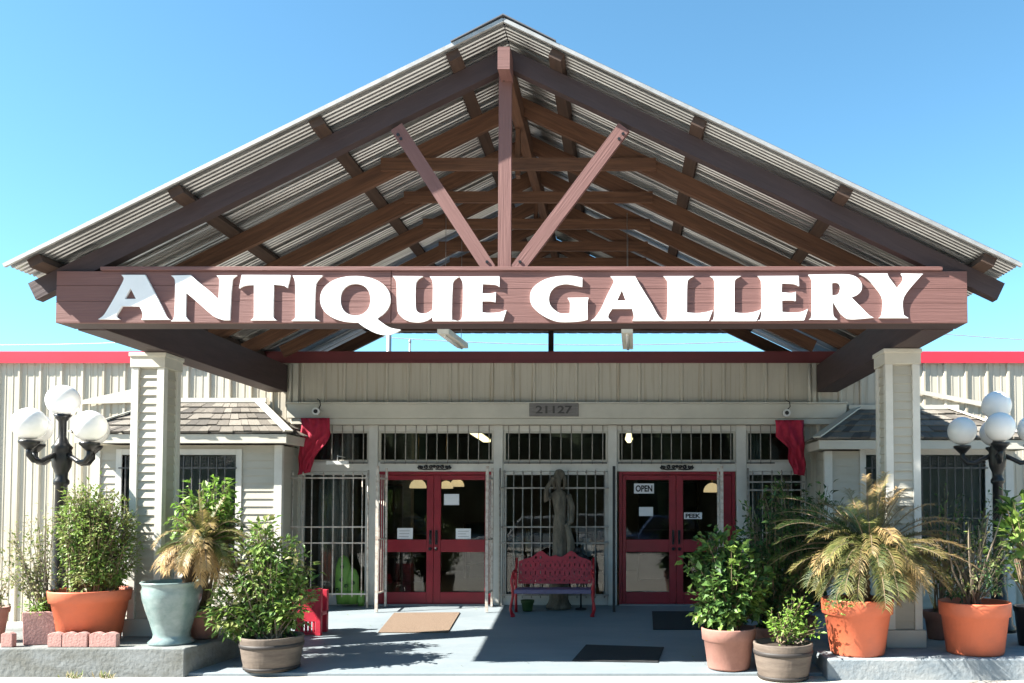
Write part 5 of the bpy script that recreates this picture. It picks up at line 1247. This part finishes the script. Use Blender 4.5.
def parked_car(x, y, paint, label, L=4.4, W=1.78, H=1.45):
    t = thing('parked_car', (x, y, ZLOT), label, 'car', 'cars mirrored in the shop glass'); zb = ZLOT
    low = [(-.5, .22), (-.5, .55), (-.47, .66), (-.2, .70), (.30, .74), (.47, .70), (.5, .58), (.5, .22)]
    m = MB(); m.prism([(x + a * L, y - W / 2, zb + b) for a, b in low], (0, W, 0)); m.build('body', paint, t, bevel=.06)
    top = [(-.22, .69), (-.08, 1.0), (.22, 1.0), (.40, .70)]
    m = MB(); m.prism([(x + a * L, y - W / 2 + .1, zb + (b if b < .9 else H)) for a, b in top], (0, W - .2, 0)); cab = m.build('cabin', paint, t, bevel=.05)
    for ya, yb in ((y - W / 2 + .09, y - W / 2 + .101), (y + W / 2 - .101, y + W / 2 - .09)):
        m = MB(); m.prism([(x - .19 * L, ya, zb + .78), (x - .075 * L, ya, zb + H - .08), (x + .20 * L, ya, zb + H - .08), (x + .345 * L, ya, zb + .78)], (0, yb - ya, 0)); m.build('side_window', M['ink'], cab)
    for wx in (-.31, .30):
        for wy in (y - W / 2 + .1, y + W / 2 - .1):
            m = MB(); m.tube([(x + wx * L, wy - .11, zb + .32), (x + wx * L, wy + .11, zb + .32)], .32, 20); wh = m.build('wheel', M['ink'], t)
            m = MB(); m.tube([(x + wx * L, wy - .115, zb + .32), (x + wx * L, wy + .115, zb + .32)], .19, 14); m.build('rim', M['pipe'], wh)
M['carwhite'] = surf('white_car_paint', (.6, .6, .6), (.58, .58, .58), (1, 1, 1), .25, spec=.6); M['cargrey'] = surf('grey_car_paint', (.10, .11, .12), (.09, .10, .11), (1, 1, 1), .25, spec=.6); M['carblue'] = surf('blue_car_paint', (.03, .06, .14), (.03, .055, .13), (1, 1, 1), .25, spec=.6)
parked_car(-9.5, -7.5, M['cargrey'], 'grey car mirrored in the left windows of the shop'); parked_car(-3.6, -7.0, M['carwhite'], 'white car mirrored in the sunlit left doors'); parked_car(1.6, -7.8, M['carblue'], 'dark blue car mirrored in the right doors'); parked_car(-1.8, -15, M['carwhite'], 'white car farther back mirrored in the statue window'); parked_car(6.6, -8, M['cargrey'], 'grey car mirrored at the right end of the storefront')
rnd = random.Random(33); m = MB()
for k in range(150):
    px = rnd.choice((rnd.gauss(265, 45), rnd.gauss(745, 40), rnd.gauss(780, 30), rnd.uniform(250, 760))); py = rnd.uniform(640, 669) if px < 690 else rnd.uniform(645, 669)
    if rnd.random() < .35: py = rnd.uniform(609, 640)
    q = G(px, py); a = rnd.uniform(0, 6.28)
    m.leaf((q.x, q.y, q.z + .006), (math.cos(a), math.sin(a), .1), (rnd.uniform(-.3, .3), rnd.uniform(-.3, .3), 1), rnd.uniform(.02, .05), rnd.uniform(.01, .025), -.1)
o = m.build('fallen_leaves', M['L_olive']); tag(o, 'scattered dry fallen leaves on the porch floor around the pots', 'leaves', kind='stuff')
# unseen trees behind the viewpoint, shaped to darken reflections and hold back sky light
rnd = random.Random(15); m = MB(); n = 130; rows = []
for i in range(n + 1):
    a = R(195 + 150 * i / n); r_ = 36 + 4 * math.sin(i * .7) + rnd.uniform(-1.5, 1.5); row = []
    top = 11 + 1.2 * math.sin(i * .33) + .8 * math.sin(i * 1.1) + rnd.uniform(-.8, .8)
    for k in range(9):
        u = k / 8; rr = r_ + 2.0 * math.cos(u * math.pi) * -1 + rnd.uniform(-.7, .7); row.append(m.add((rr * math.cos(a) * -1 * -1, rr * math.sin(a), ZLOT + top * math.sin(u * math.pi) ** .8 * (1 if k not in (0, 8) else 0))))
    rows.append(row)
for i in range(n):
    for k in range(8): m.face([rows[i][k], rows[i][k + 1], rows[i + 1][k + 1], rows[i + 1][k]])
M['belt'] = surf('offscreen_belt_foliage', (.075, .105, .045), (.018, .03, .012), (1.1, 1.1, 1.1), .9, bump=.6, detail=10, lo=.38, hi=.6)
o = m.build('offscreen_tree_belt', M['belt']); tag(o, 'dark belt of trees out of view, shaped to dim sky light and mirrored in the shop glass', 'trees', kind='stuff')
